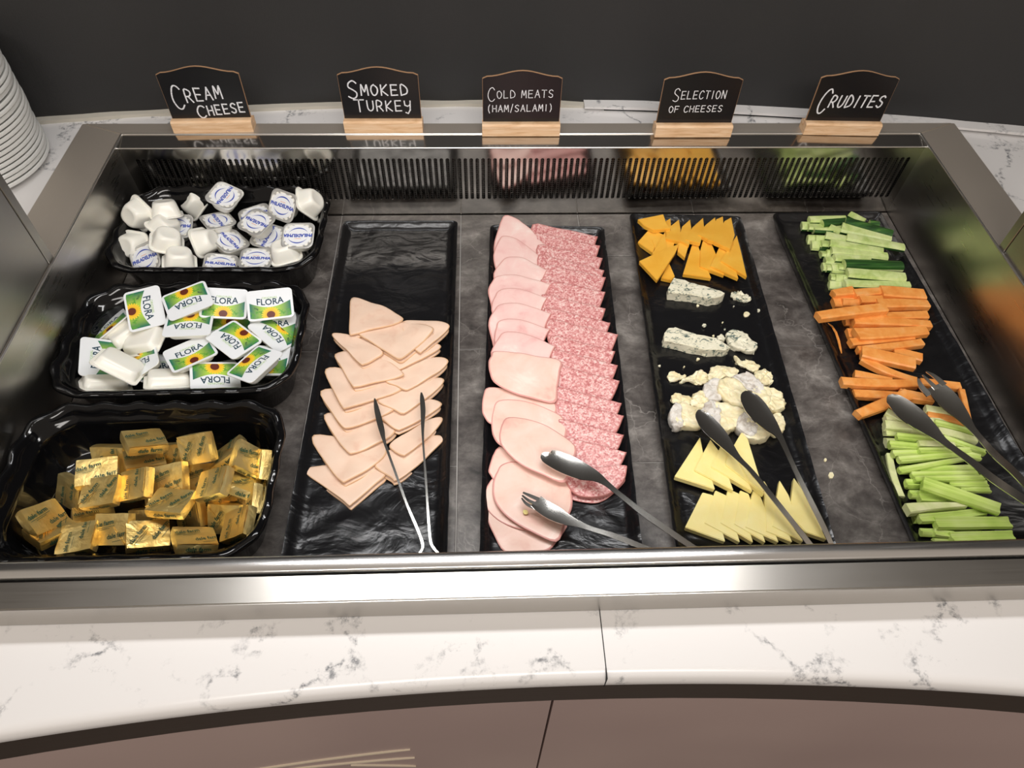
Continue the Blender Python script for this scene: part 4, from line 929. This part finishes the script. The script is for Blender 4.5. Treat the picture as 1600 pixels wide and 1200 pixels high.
chunk(c1([(622,800),(660,778),(740,800),(815,868),(800,915),(740,905),(650,870),(630,840)]), -.1040, .0095, 'flat slab of blue-veined cheese right of the front wedge', BLUE, 'blue_cheese_slab', group='blue cheese pieces', rough=.0010)
chunk(c1([(660,545),(700,540),(765,565),(775,598),(740,610),(690,590),(662,570)]), -.1085, .0045, 'broken flake of blue-veined cheese right of the rear wedge', BLUE, 'blue_cheese_flake', group='blue cheese pieces', rough=.0022, seed=5)
chunk(c1([(565,822),(600,812),(612,838),(575,850)]), -.1070, .006, 'loose corner of blue-veined cheese between the front wedge and the slab', BLUE, 'blue_cheese_flake', group='blue cheese pieces', rough=.0012, seed=9)
for k, (x, y, s, lab) in enumerate([(748,680,20,'largest loose blue cheese crumb, below the broken flake'), (824,660,10,'small cheese crumb right of the largest loose crumb'), (440,626,9,'small cheese crumb just in front of the rear blue wedge'), (481,752,14,'cheese crumb behind the middle of the front blue wedge'), (540,817,8,'tiny cheese crumb behind the right end of the front blue wedge'), (611,775,7,'tiny cheese crumb behind the blue cheese slab'), (598,735,5,'tiniest cheese crumb behind the blue cheese slab'), (485,936,11,'elongated cheese crumb touching the front blue wedge'), (443,963,10,'cheese crumb in front of the middle of the front blue wedge'), (668,632,4,'tiny cheese speck left of the largest loose crumb'), (355,1010,5,'tiny cheese speck above the smeared soft cheese'), (205,1005,7,'cheese speck near the left tray edge above the smear')]):
    P_ = [(x+s*math.cos(a)*(1+.25*math.sin(3*a+k)), y+s*.8*math.sin(a)) for a in [2*PI*q/6 for q in range(6)]]
    chunk(c1(P_), -.1105, .0025, lab, BLUE if k % 2 else BRIE, 'cheese_crumb', group='cheese crumbs', rough=.0004, seed=k)
for lab, x, y, s in (('pale cheese crumb on the stone tile right of the cheese tray, the larger one', 1299, 742, 4.5), ('small pale cheese crumb on the stone tile right of the cheese tray', 1290, 718, 2.4)):
    P3 = [at(x+s*math.cos(a), y+s*math.sin(a)*1.2, ZB+.002) for a in [2*PI*q/6 for q in range(6)]]
    bm = bmesh.new(); loft(bm, [[(p.x, p.y, ZB) for p in P3], [(p.x*1+0, p.y, ZB+.0015) for p in P3]], True, True, True); bmesh.ops.smooth_vert(bm, verts=bm.verts, factor=.3)
    centred('cheese_crumb', bm, BRIE, lab, 'cheese', 'cheese crumbs')
GB = 'soft white-rinded cheese pieces'
for lab, pts, z, th, m, rg, sd in [
 ('smeared patch of soft cheese at the left of the soft cheese pile', c2([(120,100),(150,68),(200,85),(232,95),(200,125),(150,140)]), -.1100, .003, BRIE, .0012, 1),
 ('thin spread of soft cheese behind the pile', c2([(195,130),(260,95),(310,60),(360,95),(370,130),(320,155),(260,140)]), -.1085, .0045, BRIE, .0016, 2),
 ('curled smear of soft cheese furthest back', c2([(508,-15),(560,10),(600,5),(655,45),(640,75),(590,55),(540,30)]), -.1085, .004, BRIE, .0014, 3),
 ('small torn piece of soft cheese at the back right', c2([(640,75),(690,50),(745,90),(740,125),(712,155),(670,130)]), -.1070, .006, BRIE, .0020, 4),
 ('rounded lump of soft cheese at the back of the pile', c2([(365,110),(390,55),(460,40),(525,55),(530,95),(450,115),(380,135)]), -.1020, .010, BRIE, .0016, 5),
 ('rind-covered piece standing at the left rear of the pile', c2([(340,160),(380,115),(440,130),(450,200),(400,250),(345,220)]), -.1000, .012, RIND, .0012, 6),
 ('smooth creamy piece on top of the soft cheese pile', c2([(420,160),(440,115),(500,110),(570,150),(600,230),(570,275),(490,245),(430,195)]), -.0960, .014, BRIE, .0010, 7),
 ('white-rinded strip behind the right spoon of the tongs', c2([(510,95),(600,85),(660,130),(690,190),(640,205),(560,160)]), -.0985, .011, RIND, .0014, 8),
 ('broad creamy piece at the right end of the soft cheese pile', c2([(620,180),(690,165),(770,190),(805,235),(800,290),(730,300),(660,270)]), -.0990, .013, BRIE, .0016, 9),
 ('flat blob of soft cheese above the left rinded piece', c2([(145,225),(180,203),(270,215),(265,265),(200,270),(155,250)]), -.1060, .007, BRIE, .0012, 10),
 ('crumbly soft cheese lump in the left middle of the pile', c2([(270,235),(310,185),(370,195),(380,250),(330,290),(280,280)]), -.1020, .010, BRIE, .0018, 11),
]: chunk(pts, z, th, lab, m, 'soft_cheese_piece', group=GB, rough=rg, seed=sd)
def rinded(pts, rpts, z, th, lab, sd):
    t_ = chunk(pts, z, th, lab, BRIE, 'soft_cheese_piece', group=GB, rough=.0010, seed=sd)
    r_ = chunk(rpts, z+.0012, th+.0008, '', RIND, 'white_rind', rough=.0012, seed=sd+40)
    for k in ('label', 'category', 'group'):
        if k in r_: del r_[k]
    l0 = Vector(r_.location); r_.parent = t_; r_.location = l0-Vector(t_.location)
rinded(c2([(150,290),(200,255),(300,290),(330,340),(325,395),(230,395),(160,380)]), c2([(140,340),(150,280),(178,250),(205,300),(215,390),(165,400)]), -.1010, .013, 'left rinded wedge of soft cheese with its cut face up', 21)
rinded(c2([(330,300),(400,250),(500,275),(590,310),(560,370),(500,410),(430,420),(350,370)]), c2([(325,290),(370,245),(425,260),(435,330),(430,410),(380,385),(335,340)]), -.0985, .016, 'large rinded piece of soft cheese at the front centre of the pile', 23)
rinded(c2([(560,360),(610,310),(700,350),(745,420),(700,460),(630,470),(560,430)]), c2([(530,385),(575,315),(630,310),(660,370),(640,445),(590,450)]), -.0990, .015, 'rinded piece of soft cheese below the right spoon of the tongs', 25)
chunk(c2([(735,330),(780,310),(812,350),(810,410),(770,435),(730,400)]), -.1010, .012, 'small creamy piece right of the right spoon of the tongs', BRIE, 'soft_cheese_piece', group=GB, rough=.0012, seed=27)
G = 'pale yellow cheese wedges'; Y2 = [
 ('yellow cheese wedge, first from the left in the front row', c2([(330,782),(392,798),(462,1075),(226,990)]), -.1060),
 ('yellow cheese wedge, second from the left in the front row', c2([(405,770),(470,800),(548,1078),(338,965)]), -.1050),
 ('yellow cheese wedge, third from the left in the front row', c2([(480,760),(545,790),(625,1080),(432,965)]), -.1040),
 ('yellow cheese wedge, fourth from the left in the front row', c2([(550,770),(600,790),(698,1080),(512,972)]), -.1030),
 ('yellow cheese wedge, fifth from the left in the front row', c2([(625,770),(668,800),(775,1078),(578,990)]), -.1020),
 ('yellow cheese wedge, sixth from the left in the front row', c2([(690,712),(738,790),(855,1078),(700,1015)]), -.1010),
 ('yellow cheese wedge, seventh from the left in the front row, under the tongs arm', c2([(782,710),(836,800),(918,1076),(735,985)]), -.1000),
 ('yellow cheese wedge, mostly hidden behind the rightmost one', c2([(880,735),(960,800),(1066,1030),(900,960)]), -.1060),
 ('rightmost yellow cheese wedge, standing apart with its tip to the back', c2([(866,695),(900,745),(1058,1062),(930,1018),(838,915)]), -.1010),
 ('yellow cheese wedge, first from the left in the rear row', c2([(316,458),(332,545),(402,768),(164,692)]), -.1010),
 ('yellow cheese wedge, second from the left in the rear row', c2([(376,472),(430,545),(510,775),(280,655)]), -.0985),
 ('yellow cheese wedge, third from the left in the rear row', c2([(470,442),(500,520),(622,780),(376,635)]), -.0970),
 ('yellow cheese wedge, fourth in the rear row, beneath the left spoon', c2([(490,480),(560,560),(690,800),(462,620)]), -.0950),
 ('yellow cheese wedge, rightmost of the rear row, tip pointing back', c2([(560,428),(596,470),(640,620),(692,795),(600,720),(500,530)]), -.0935),
]
for lab, pts, z in Y2: wedge(pts, z, .0078, lab, YELL, 'yellow_cheese_wedge', 'cheese', G, (0, -.02), .0007)

chunk([(730+x/4, 580+y/4) for x, y in ((348,870),(362,862),(378,875),(372,892),(352,890))], -.1002, .0025, 'small yellow crumb on the ham slice beside the fork of the tongs', YELL, 'cheese_crumb', group='cheese crumbs', rough=.0003)
# ================================================================ vegetable sticks
def stick(x1, y1, x2, y2, wpx, z, kind, lab, cat, group, bend=0, th=None, endw=(1, 1)):
    a, b = at(x1, y1, z), at(x2, y2, z); m = (a+b)/2; L = (b-a).length; ang = math.atan2(b.y-a.y, b.x-a.x)
    d2 = Vector((x2-x1, y2-y1)).normalized(); mx, my = (x1+x2)/2, (y1+y2)/2
    W = (at(mx-d2.y*wpx/2, my+d2.x*wpx/2, z)-at(mx+d2.y*wpx/2, my-d2.x*wpx/2, z)).length*.80
    T = th or min(.0095, max(.005, W*.85)); bm = bmesh.new(); nS = 9; rings = []
    rd = random.Random(int(x1*7+y1*3))
    if kind == 'celery': sec = [(-.5, -.35), (-.42, -.02), (-.30, 0), (-.12, -.14), (.12, -.14), (.30, 0), (.42, -.02), (.5, -.35), (.38, -.85), (.12, -1), (-.12, -1), (-.38, -.85)]
    elif kind == 'cucumber': sec = [(-.5, -.42), (-.38, -.08), (0, 0), (.38, -.06), (.5, -.28), (.44, -.8), (.16, -1), (-.16, -1), (-.42, -.8)]
    elif kind == 'skin': sec = [(-.5, -.55), (-.42, -.18), (-.15, .03), (.15, .03), (.42, -.18), (.5, -.55), (.45, -.95), (-.45, -.95)]
    else: sec = [(-.5, -.16), (-.40, 0), (.40, 0), (.5, -.16), (.47, -.92), (.42, -1), (-.42, -1), (-.47, -.92)]
    j1, j2 = rd.uniform(-.05, .05), rd.uniform(-.05, .05)
    for k in range(nS+1):
        s = k/nS; wk = endw[0]+(endw[1]-endw[0])*s; wk *= 1+.05*math.sin(s*5+rd.random())
        off = bend*4*s*(1-s); sk = (j1 if k == 0 else j2 if k == nS else 0)
        tw = .05*math.sin(s*3+j1*30)
        rings.append([((s-.5)*L+sk*p[0]*W*1.5, p[0]*W*wk+off, (p[1]*T*(.9+.1*wk))+p[0]*W*tw) for p in sec])
    loft(bm, rings, True, True, True); bmesh.ops.recalc_face_normals(bm, faces=bm.faces)
    mt = {'carrot': CAR, 'celery': CEL, 'pale': CELP, 'cucumber': CUC, 'skin': SKIN}[kind]
    ms = [mt]
    if kind in ('cucumber', 'skin'):
        ms = [CUC, SKIN]
        for f in bm.faces:
            c = f.calc_center_median()
            if abs(f.normal.x) > .8: f.material_index = 0; continue
            if kind == 'skin': f.material_index = 1 if c.z > -.6*T else 0
            else: f.material_index = 1 if c.z < -.5*T else 0
    nmz = {'carrot': 'carrot_stick', 'celery': 'celery_stick', 'pale': 'celery_stick'}.get(kind, 'cucumber_stick')
    if kind == 'pale' : pass
    bmesh.ops.translate(bm, verts=bm.verts, vec=(0, 0, T))
    o = link(nmz, bm, ms, None, .6); o.location = (m.x, m.y, z-T); o.rotation_euler = (rd.uniform(-.9, .9) if 'end' in lab and 'counted' in lab else rd.uniform(-.06, .06), 0, ang)
    tag(o, lab, cat, group); return o
def v1(a, b, c, d, w_): return (1200+a/4, 320+b/4, 1200+c/4, 320+d/4, w_/4)
def v2(a, b, c, d, w_): return (1300+a/4, 560+b/4, 1300+c/4, 560+d/4, w_/4)
GC, GK, GS = 'cucumber sticks', 'carrot sticks', 'celery sticks'
# cucumber: hidden under-layers with the pale ends showing at the left
RK = lambda L, k: sorted(range(len(L)), key=lambda i: (L[i][1], i)).index(k)
ends = [(215,120,-.1045),(250,190,-.1045),(258,130,-.1000),(295,150,-.0975),(275,235,-.1045),(300,190,-.1010),(340,235,-.0995),(325,260,-.1045),(368,285,-.1010),(335,300,-.1045),(362,340,-.1010),(345,375,-.1045),(370,385,-.1025),(400,380,-.1000),(395,445,-.1030),(440,380,-.0985),(385,478,-.1045),(425,435,-.1000),(470,440,-.0990)]
for k, (x, y, z) in enumerate(ends):
    stick(*v1(x, y, x+330, y+22, 50), z, 'cucumber', '%s pale-green cucumber end at the left of the pile, counted from the back' % ORD[RK(ends, k)], 'cucumber', GC)
for row, z, kd, lab in [
 (v1(262,80,490,76,38), -.0975, 'cucumber', 'cucumber stick lying furthest back at the left'),
 (v1(345,104,500,88,46), -.0950, 'skin', 'dark-skinned cucumber stick second from the back, left of the large one'),
 (v1(515,46,610,92,30), -.0975, 'cucumber', 'short pale cucumber stick poking out behind the large skin-side-up one'),
 (v1(640,100,700,112,40), -.0990, 'skin', 'dark cucumber stick mostly hidden behind the large skin-side-up one'),
 (v1(465,128,776,196,62), -.0925, 'cucumber', 'large cucumber stick at the back right with pale flesh facing front'),
 (v1(490,85,785,170,52), -.0895, 'skin', 'large dark green skin-side-up cucumber stick at the back right'),
 (v1(390,128,460,158,36), -.0950, 'cucumber', 'small pale cucumber stick tucked left of the large one'),
 (v1(365,180,500,205,46), -.0950, 'cucumber', 'cucumber stick left of the long overhanging one'),
 (v1(498,190,857,256,50), -.0900, 'cucumber', 'long pale cucumber stick reaching furthest right'),
 (v1(392,226,724,280,44), -.0915, 'cucumber', 'pale cucumber stick in the middle, just below the long one'),
 (v1(402,272,752,312,46), -.0935, 'cucumber', 'yellow-green cucumber stick above the dark skin-side-up front one'),
 (v1(420,318,640,322,50), -.0945, 'cucumber', 'cucumber stick with its end beside the dark front one'),
 (v1(485,356,846,366,60), -.0905, 'skin', 'dark green skin-side-up cucumber stick in the front half'),
 (v1(503,412,864,442,62), -.0910, 'cucumber', 'thick pale cucumber stick just in front of the dark one'),
 (v1(485,480,892,492,44), -.0950, 'cucumber', 'frontmost cucumber stick touching the carrots'),
]: stick(*row, z, kd, lab, 'cucumber', GC)
cends = [(412,600,-.1040),(480,700,-.1035),(500,790,-.1050),(470,600,-.1000),(535,740,-.1010),(540,560,-.1000),(575,650,-.1045)]
for k, (x, y, z) in enumerate(cends):
    stick(*v1(x, y, x+380, y+10, 62), z, 'carrot', '%s carrot end at the left under the carrot pile, counted from the back' % ORD[RK(cends, k)], 'carrot', GK)
for row, z, lab, bd, ew in [
 (v1(412,545,540,528,64), -.0970, 'short-looking carrot stick end at the back left of the carrots', 0, (.7,1)),
 (v1(545,545,720,532,52), -.0955, 'carrot stick between the back left end and the thick back right one', 0, (1,1)),
 (v1(715,530,984,552,74), -.0920, 'thick carrot stick at the back right, against the cucumber', 0, (1,1)),
 (v1(578,582,720,580,46), -.0945, 'carrot stick second row from the cucumber, left part', 0, (1,1)),
 (v1(690,610,1008,614,62), -.0925, 'carrot stick just below the thick back right one', .001, (1,.9)),
 (v1(628,690,1002,680,54), -.0925, 'carrot stick crossed by the overhanging one', 0, (.8,1)),
 (v1(540,716,1022,740,50), -.0930, 'long carrot stick reaching furthest right', .001, (1,1)),
 (v1(556,800,998,778,80), -.0935, 'broad carrot stick with a square left end', -.001, (1.1,.8)),
 (v1(520,850,915,822,52), -.0985, 'dark carrot stick beneath the broad one', 0, (1,.7)),
 (v1(565,895,970,852,54), -.0975, 'carrot stick with a rounded right end in front of the broad one', -.001, (.6,1)),
 (v1(790,905,968,950,60), -.1010, 'carrot stick partly covered by the flat wide one', 0, (1,1)),
 (v1(590,908,925,982,84), -.0945, 'flat wide carrot stick sloping to the right', 0, (.9,1)),
 (v1(545,1050,780,1098,50), -.1030, 'carrot stick behind the leftmost lower ones', 0, (1,1)),
 (v1(590,950,930,1090,46), -.1000, 'curved carrot stick bending down toward the tongs', -.004, (1,.9)),
 (v1(465,1095,940,1108,56), -.0990, 'long carrot stick at the left above the front ones', -.002, (1,1)),
 (v1(540,1170,900,1190,52), -.1020, 'carrot stick whose right part runs under the fork', 0, (1,1)),
 (v2(165,340,480,215,84), -.0975, 'big pointed carrot stick lying diagonally beside the spoon', 0, (.75,1.1)),
 (v2(430,210,640,250,60), -.1000, 'carrot stick beneath the bowls of the fork and spoon', 0, (1,1)),
 (v2(560,140,806,165,50), -.1020, 'carrot stick under the fork tines with its end at the right', 0, (1,1)),
 (v2(815,190,862,385,40), -.1010, 'carrot stick pointing to the front, right of the fork', 0, (1,.7)),
 (v2(600,335,840,405,52), -.1000, 'carrot stick lying on the pale celery between spoon and fork', 0, (1,.8)),
]: stick(*row, z, 'carrot', lab, 'carrot', GK, bd, None, ew)
stick(*v1(318,688,740,635,62), -.0840, 'carrot', 'carrot stick lying across the pile and jutting out at the left', 'carrot', GK, .001, None, (1,1.1))
bm = bmesh.new(); tube(bm, [at(1200+x/4, 320+y/4, -.1105) for x, y in ((375,740),(400,760),(425,800),(442,850),(452,895),(460,928))], [.0005,.0012,.0016,.0017,.0015,.0006], 6); centred('carrot_peeling', bm, CAR, 'thin curled carrot peeling lying alone left of the carrots', 'carrot')
sends = [(430,545,-.1040),(440,690,-.1050),(500,850,-.1040),(525,1010,-.1045),(570,1090,-.1035),(640,1130,-.1045),(340,370,-.1010),(335,430,-.1030),(340,495,-.1035),(400,590,-.1040),(470,770,-.1035)]
for k, (x, y, z) in enumerate(sends):
    stick(*v2(x, y, x+390, y+12, 56), z, 'pale' if 5 < k < 9 else 'celery', '%s celery end at the bottom left of the celery pile, counted from the back' % ORD[RK(sends, k)], 'celery', GS)
for row, z, kd, lab, bd, ew in [
 (v2(345,325,490,400,44), -.0985, 'pale', 'pale celery stick nearest the pointed carrot', 0, (1,1)),
 (v2(335,405,500,420,56), -.0975, 'pale', 'pale ribbed celery end just below the spoon', 0, (1,1)),
 (v2(590,305,760,335,44), -.0985, 'pale', 'pale celery stick between the spoon and the fork', 0, (1,1)),
 (v2(650,395,890,455,46), -.0970, 'celery', 'light celery stick right of the spoon, nearest the carrots', 0, (1,.8)),
 (v2(670,445,912,508,50), -.0960, 'pale', 'pale celery stick right of the spoon, second from the carrots', .001, (1,.8)),
 (v2(700,495,964,582,56), -.0950, 'celery', 'celery stick right of the spoon with a pointed right end', 0, (1,.6)),
 (v2(410,480,700,505,46), -.0960, 'celery', 'celery stick passing under the neck of the spoon', 0, (1,1)),
 (v2(365,530,560,548,52), -.0985, 'celery', 'short green celery end left of the pale brown-tipped ones', 0, (1,1)),
 (v2(545,525,770,535,38), -.0945, 'pale', 'pale brown-tipped celery stick, upper of two', 0, (1,1)),
 (v2(550,572,870,568,42), -.0940, 'celery', 'brown-tipped celery stick, lower of two', 0, (1,1)),
 (v2(385,588,600,582,50), -.0990, 'celery', 'bright green celery stick with its end at the left', 0, (1,1)),
 (v2(840,590,935,612,44), -.0955, 'celery', 'celery stick end right of the spoon handle', 0, (1,1)),
 (v2(425,628,800,598,50), -.0955, 'celery', 'celery stick in the middle with a cut left end', 0, (1,1)),
 (v2(425,696,832,622,44), -.0930, 'celery', 'thin celery stick lying across the middle, rising to the right', 0, (1.1,.7)),
 (v2(545,690,890,678,46), -.0960, 'celery', 'celery stick just in front of the thin crossing one', 0, (1,1)),
 (v2(503,722,915,712,44), -.0945, 'celery', 'celery stick third behind the big slanting one', 0, (1,1)),
 (v2(523,750,952,740,44), -.0930, 'celery', 'celery stick second behind the big slanting one', 0, (.8,1)),
 (v2(468,772,600,774,52), -.0985, 'celery', 'blunt celery end left of the big slanting one', 0, (1,1)),
 (v2(740,778,976,778,50), -.0965, 'celery', 'celery stick with its right end behind the big slanting one', 0, (1,1)),
 (v2(810,812,994,820,40), -.0985, 'celery', 'darker celery stick end under the big slanting one at right', 0, (1,1)),
 (v2(553,858,850,872,80), -.0985, 'celery', 'broad celery stick under the big slanting one', 0, (1,1)),
 (v2(478,935,845,914,72), -.0925, 'pale', 'pale tapering celery heart stick near the front', .001, (1.1,.45)),
 (v2(553,995,960,950,66), -.0960, 'celery', 'bright green celery stick in front of the pale tapering one', -.001, (1,1)),
 (v2(655,1020,1116,1018,92), -.0940, 'celery', 'wide ribbed celery stick second from the rail', 0, (.9,1)),
 (v2(752,1112,1138,1100,76), -.0960, 'celery', 'celery stick nearest the rail', 0, (1,1)),
 (v2(645,1080,770,1100,56), -.0995, 'celery', 'celery end left of the one nearest the rail', 0, (1,1)),
]: stick(*row, z, kd, lab, 'celery', GS, bd, None, ew)
stick(*v2(575,770,1055,935,92), -.0870, 'celery', 'big light-green celery stick slanting across the top of the pile', 'celery', GS, 0, None, (1,1))
stick(*v2(362,592,438,860,52), -.1075, 'pale', 'single celery stick lying apart at the left, pointing to the rail', 'celery', GS, -.002, .006, (.8,1))

# ================================================================ serving tongs
def blade(stations, tines=0, dish=.10, thick=.0010):
    """stations: (px, py, z, width in mm, dish) along the middle line; a thin dished strip"""
    P_ = [(at(s[0], s[1], s[2]), s[3]/1000, s[4] if len(s) > 4 else dish) for s in stations]
    bm = bmesh.new(); rings = []; n = len(P_)
    for i, (p, w_, dsh) in enumerate(P_):
        d = (P_[min(i+1, n-1)][0]-P_[max(i-1, 0)][0]).normalized(); sd = d.cross(Vector((0, 0, 1))).normalized(); nn = sd.cross(d)
        up_r = [p+sd*(w_*u/2)+nn*(-dsh*.24*w_*(1-u*u)) for u in (-1, -.8, -.5, 0, .5, .8, 1)]
        rings.append(up_r+[q-nn*thick for q in reversed(up_r)])
    loft(bm, rings, True, True, True); bmesh.ops.recalc_face_normals(bm, faces=bm.faces); return bm
def tongs(lab, arms, hinge, tine_sets=()):
    h = at(*hinge); t = thing('serving_tongs', lab, 'tongs', h)
    def par(name, bm, sm=.9):
        bmesh.ops.translate(bm, verts=bm.verts, vec=-h); return link(name, bm, CUTL, t, sm)
    for name, st in arms:
        o = par(name, blade(st))
    return t, par
def refine(st, per=4):
    out = []; n = len(st)
    st = [tuple(s)+((.10,) if len(s) == 4 else ()) for s in st]
    for i in range(n-1):
        p0, p1, p2, p3 = (Vector(st[max(0, min(n-1, i+k))]) if False else st[max(0, min(n-1, i+k))] for k in (-1, 0, 1, 2))
        for k in range(per):
            s = k/per; out.append(tuple(.5*((2*b)+(c-a)*s+(2*a-5*b+4*c-d)*s*s+(3*b-a-3*c+d)*s**3) for a, b, c, d in zip(p0, p1, p2, p3)))
    out.append(st[-1]); return out
def m2p(x, y): return (730+x/4, 580+y/4)
def c2p(x, y): return (1010+x/3.75, 560+y/3.75)
def v2p(x, y): return (1300+x/4, 560+y/4)
def t4p(x, y): return (430+x/2.143, 320+y/2.143)
def S_(f, L): return refine([(*f(a, b), z, w_, *d) for a, b, z, w_, *d in L])
def bridge(par, a, b):
    A, B = Vector(a), Vector(b); m = (A+B)/2+Vector((0, -.004, .001))
    bm = bmesh.new(); tube(bm, [A, A.lerp(m, .5)+Vector((0, -.002, 0)), m, B.lerp(m, .5)+Vector((0, -.002, 0)), B], .0022, 8); return par('spring_bow', bm)
# turkey
L1 = S_(t4p, [(333,648,-.0880,1.5,0),(338,675,-.0880,5,.05),(347,715,-.0880,6.5,.05),(357,755,-.0875,6,.04),(368,800,-.0875,3,0),(400,890,-.0880,2.5,0),(440,1000,-.0895,2.5,0),(478,1090,-.0915,2.5,0),(494,1140,-.0930,2.5,0),(482,1172,-.0945,2.5,0),(478,1200,-.0950,2.5,0)])
L2 = S_(t4p, [(489,628,-.0880,1.5,0),(492,650,-.0880,5,.05),(495,690,-.0880,5.5,.05),(494,730,-.0880,4,.02),(495,790,-.0880,2.3,0),(503,900,-.0890,2.3,0),(511,1020,-.0905,2.3,0),(519,1120,-.0925,2.3,0),(530,1148,-.0930,2.3,0),(549,1172,-.0945,2.3,0),(556,1200,-.0950,2.3,0)])
t_, par = tongs('slim steel tongs lying on the turkey slices', [('left_arm', L1), ('right_arm', L2)], (*t4p(520, 1200), -.11))
bridge(par, at(*t4p(478, 1198), -.0955), at(*t4p(556, 1198), -.0955))
# ham
L1 = S_(m2p, [(489,505,-.0830,5,.1),(500,530,-.0835,17,.12),(560,555,-.0850,23,.14),(640,590,-.0865,24,.14),(720,625,-.0865,21,.12),(800,655,-.0850,13,.08),(870,700,-.0830,6.5,.0),(960,775,-.0815,5.5,0),(1100,885,-.0820,6.5,0),(1250,990,-.0840,6.5,0),(1420,1105,-.0880,6,0),(1560,1195,-.0930,6,0)])
L2 = S_(m2p, [(430,810,-.0895,15,.10),(480,850,-.0890,17,.12),(550,890,-.0890,17,.12),(620,925,-.0885,13,.08),(700,955,-.0880,7,.02),(780,985,-.0880,5,0),(900,1022,-.0890,6,0),(1020,1068,-.0910,6,0),(1120,1108,-.0930,6,0),(1260,1160,-.0950,6,0),(1450,1210,-.0965,6,0)])
t_, par = tongs('steel tongs with a spoon and a fork end lying on the ham', [('spoon_arm', L1), ('fork_arm', L2)], (*m2p(1500, 1210), -.11))
for L in (((348,757,-.0905,2.0,0),(395,778,-.0900,3.6,0),(450,802,-.0895,4.2,0)), ((343,775,-.0907,1.8,0),(385,808,-.0900,3.2,0),(445,835,-.0895,4,0)), ((340,792,-.0909,1.6,0),(375,832,-.0903,3.2,0),(440,862,-.0897,4,0))): par('tine', blade(refine([(*m2p(a, b), z, w_, d) for a, b, z, w_, d in L]), thick=.001))
bridge(par, at(*m2p(1556, 1192), -.0935), at(*m2p(1448, 1208), -.0970))
# cheese
L1 = S_(c2p, [(312,300,-.0790,4,.1),(325,330,-.0795,16,.14),(365,385,-.0800,21,.16),(420,445,-.0800,20,.15),(475,510,-.0795,14,.10),(540,585,-.0785,7,.02),(620,665,-.0785,5.5,0),(730,800,-.0805,6,0),(850,950,-.0840,6,0),(960,1090,-.0880,6,0),(1050,1200,-.0930,6,0)])
L2 = S_(c2p, [(592,190,-.0775,5,.1),(600,220,-.0775,20,.14),(640,285,-.0780,27,.16),(690,350,-.0785,24,.15),(735,400,-.0785,17,.10),(780,455,-.0780,8,.02),(830,560,-.0790,5.5,0),(890,690,-.0815,5.5,0),(960,830,-.0845,6,0),(1030,970,-.0875,6,0),(1085,1090,-.0900,5,0),(1130,1200,-.0935,5,0)])
t_, par = tongs('steel tongs with two spoon ends lying over the soft cheese', [('left_spoon_arm', L1), ('right_spoon_arm', L2)], (*c2p(1090, 1200), -.11))
bridge(par, at(*c2p(1050, 1198), -.0935), at(*c2p(1130, 1198), -.0940))
# vegetables
L1 = S_(v2p, [(365,225,-.0790,6,.1),(385,250,-.0795,20,.12),(450,310,-.0800,29,.15),(530,375,-.0800,29,.15),(610,440,-.0795,21,.10),(690,510,-.0785,11,.04),(770,570,-.0770,9,0),(880,650,-.0740,10,0),(1020,760,-.0690,11,0),(1200,880,-.0620,11,0),(1330,965,-.0570,11,0)])
L2 = S_(v2p, [(640,170,-.0775,24,.08),(700,230,-.0780,29,.12),(760,300,-.0780,26,.12),(815,360,-.0775,18,.08),(870,430,-.0765,10,.02),(940,510,-.0750,8,0),(1030,610,-.0730,10,0),(1130,700,-.0690,10,0),(1230,800,-.0640,10,0),(1340,900,-.0590,10,0)])
t_, par = tongs('steel salad tongs with a spoon and a fork end lying on the vegetable sticks', [('spoon_arm', L1), ('fork_arm', L2)], (*v2p(1330, 960), -.075))
for L in (((590,82,-.0750,2,0),(640,110,-.0760,6,0),(705,165,-.0775,8,0)), ((568,102,-.0755,2,0),(610,145,-.0765,5,0),(655,190,-.0778,7,0)), ((538,125,-.0755,2,0),(560,175,-.0765,7,0),(610,230,-.0780,9,0))): par('tine', blade(refine([(*v2p(a, b), z, w_, d) for a, b, z, w_, d in L]), thick=.001))
bridge(par, at(*v2p(1330, 965), -.0575), at(*v2p(1340, 902), -.0595))
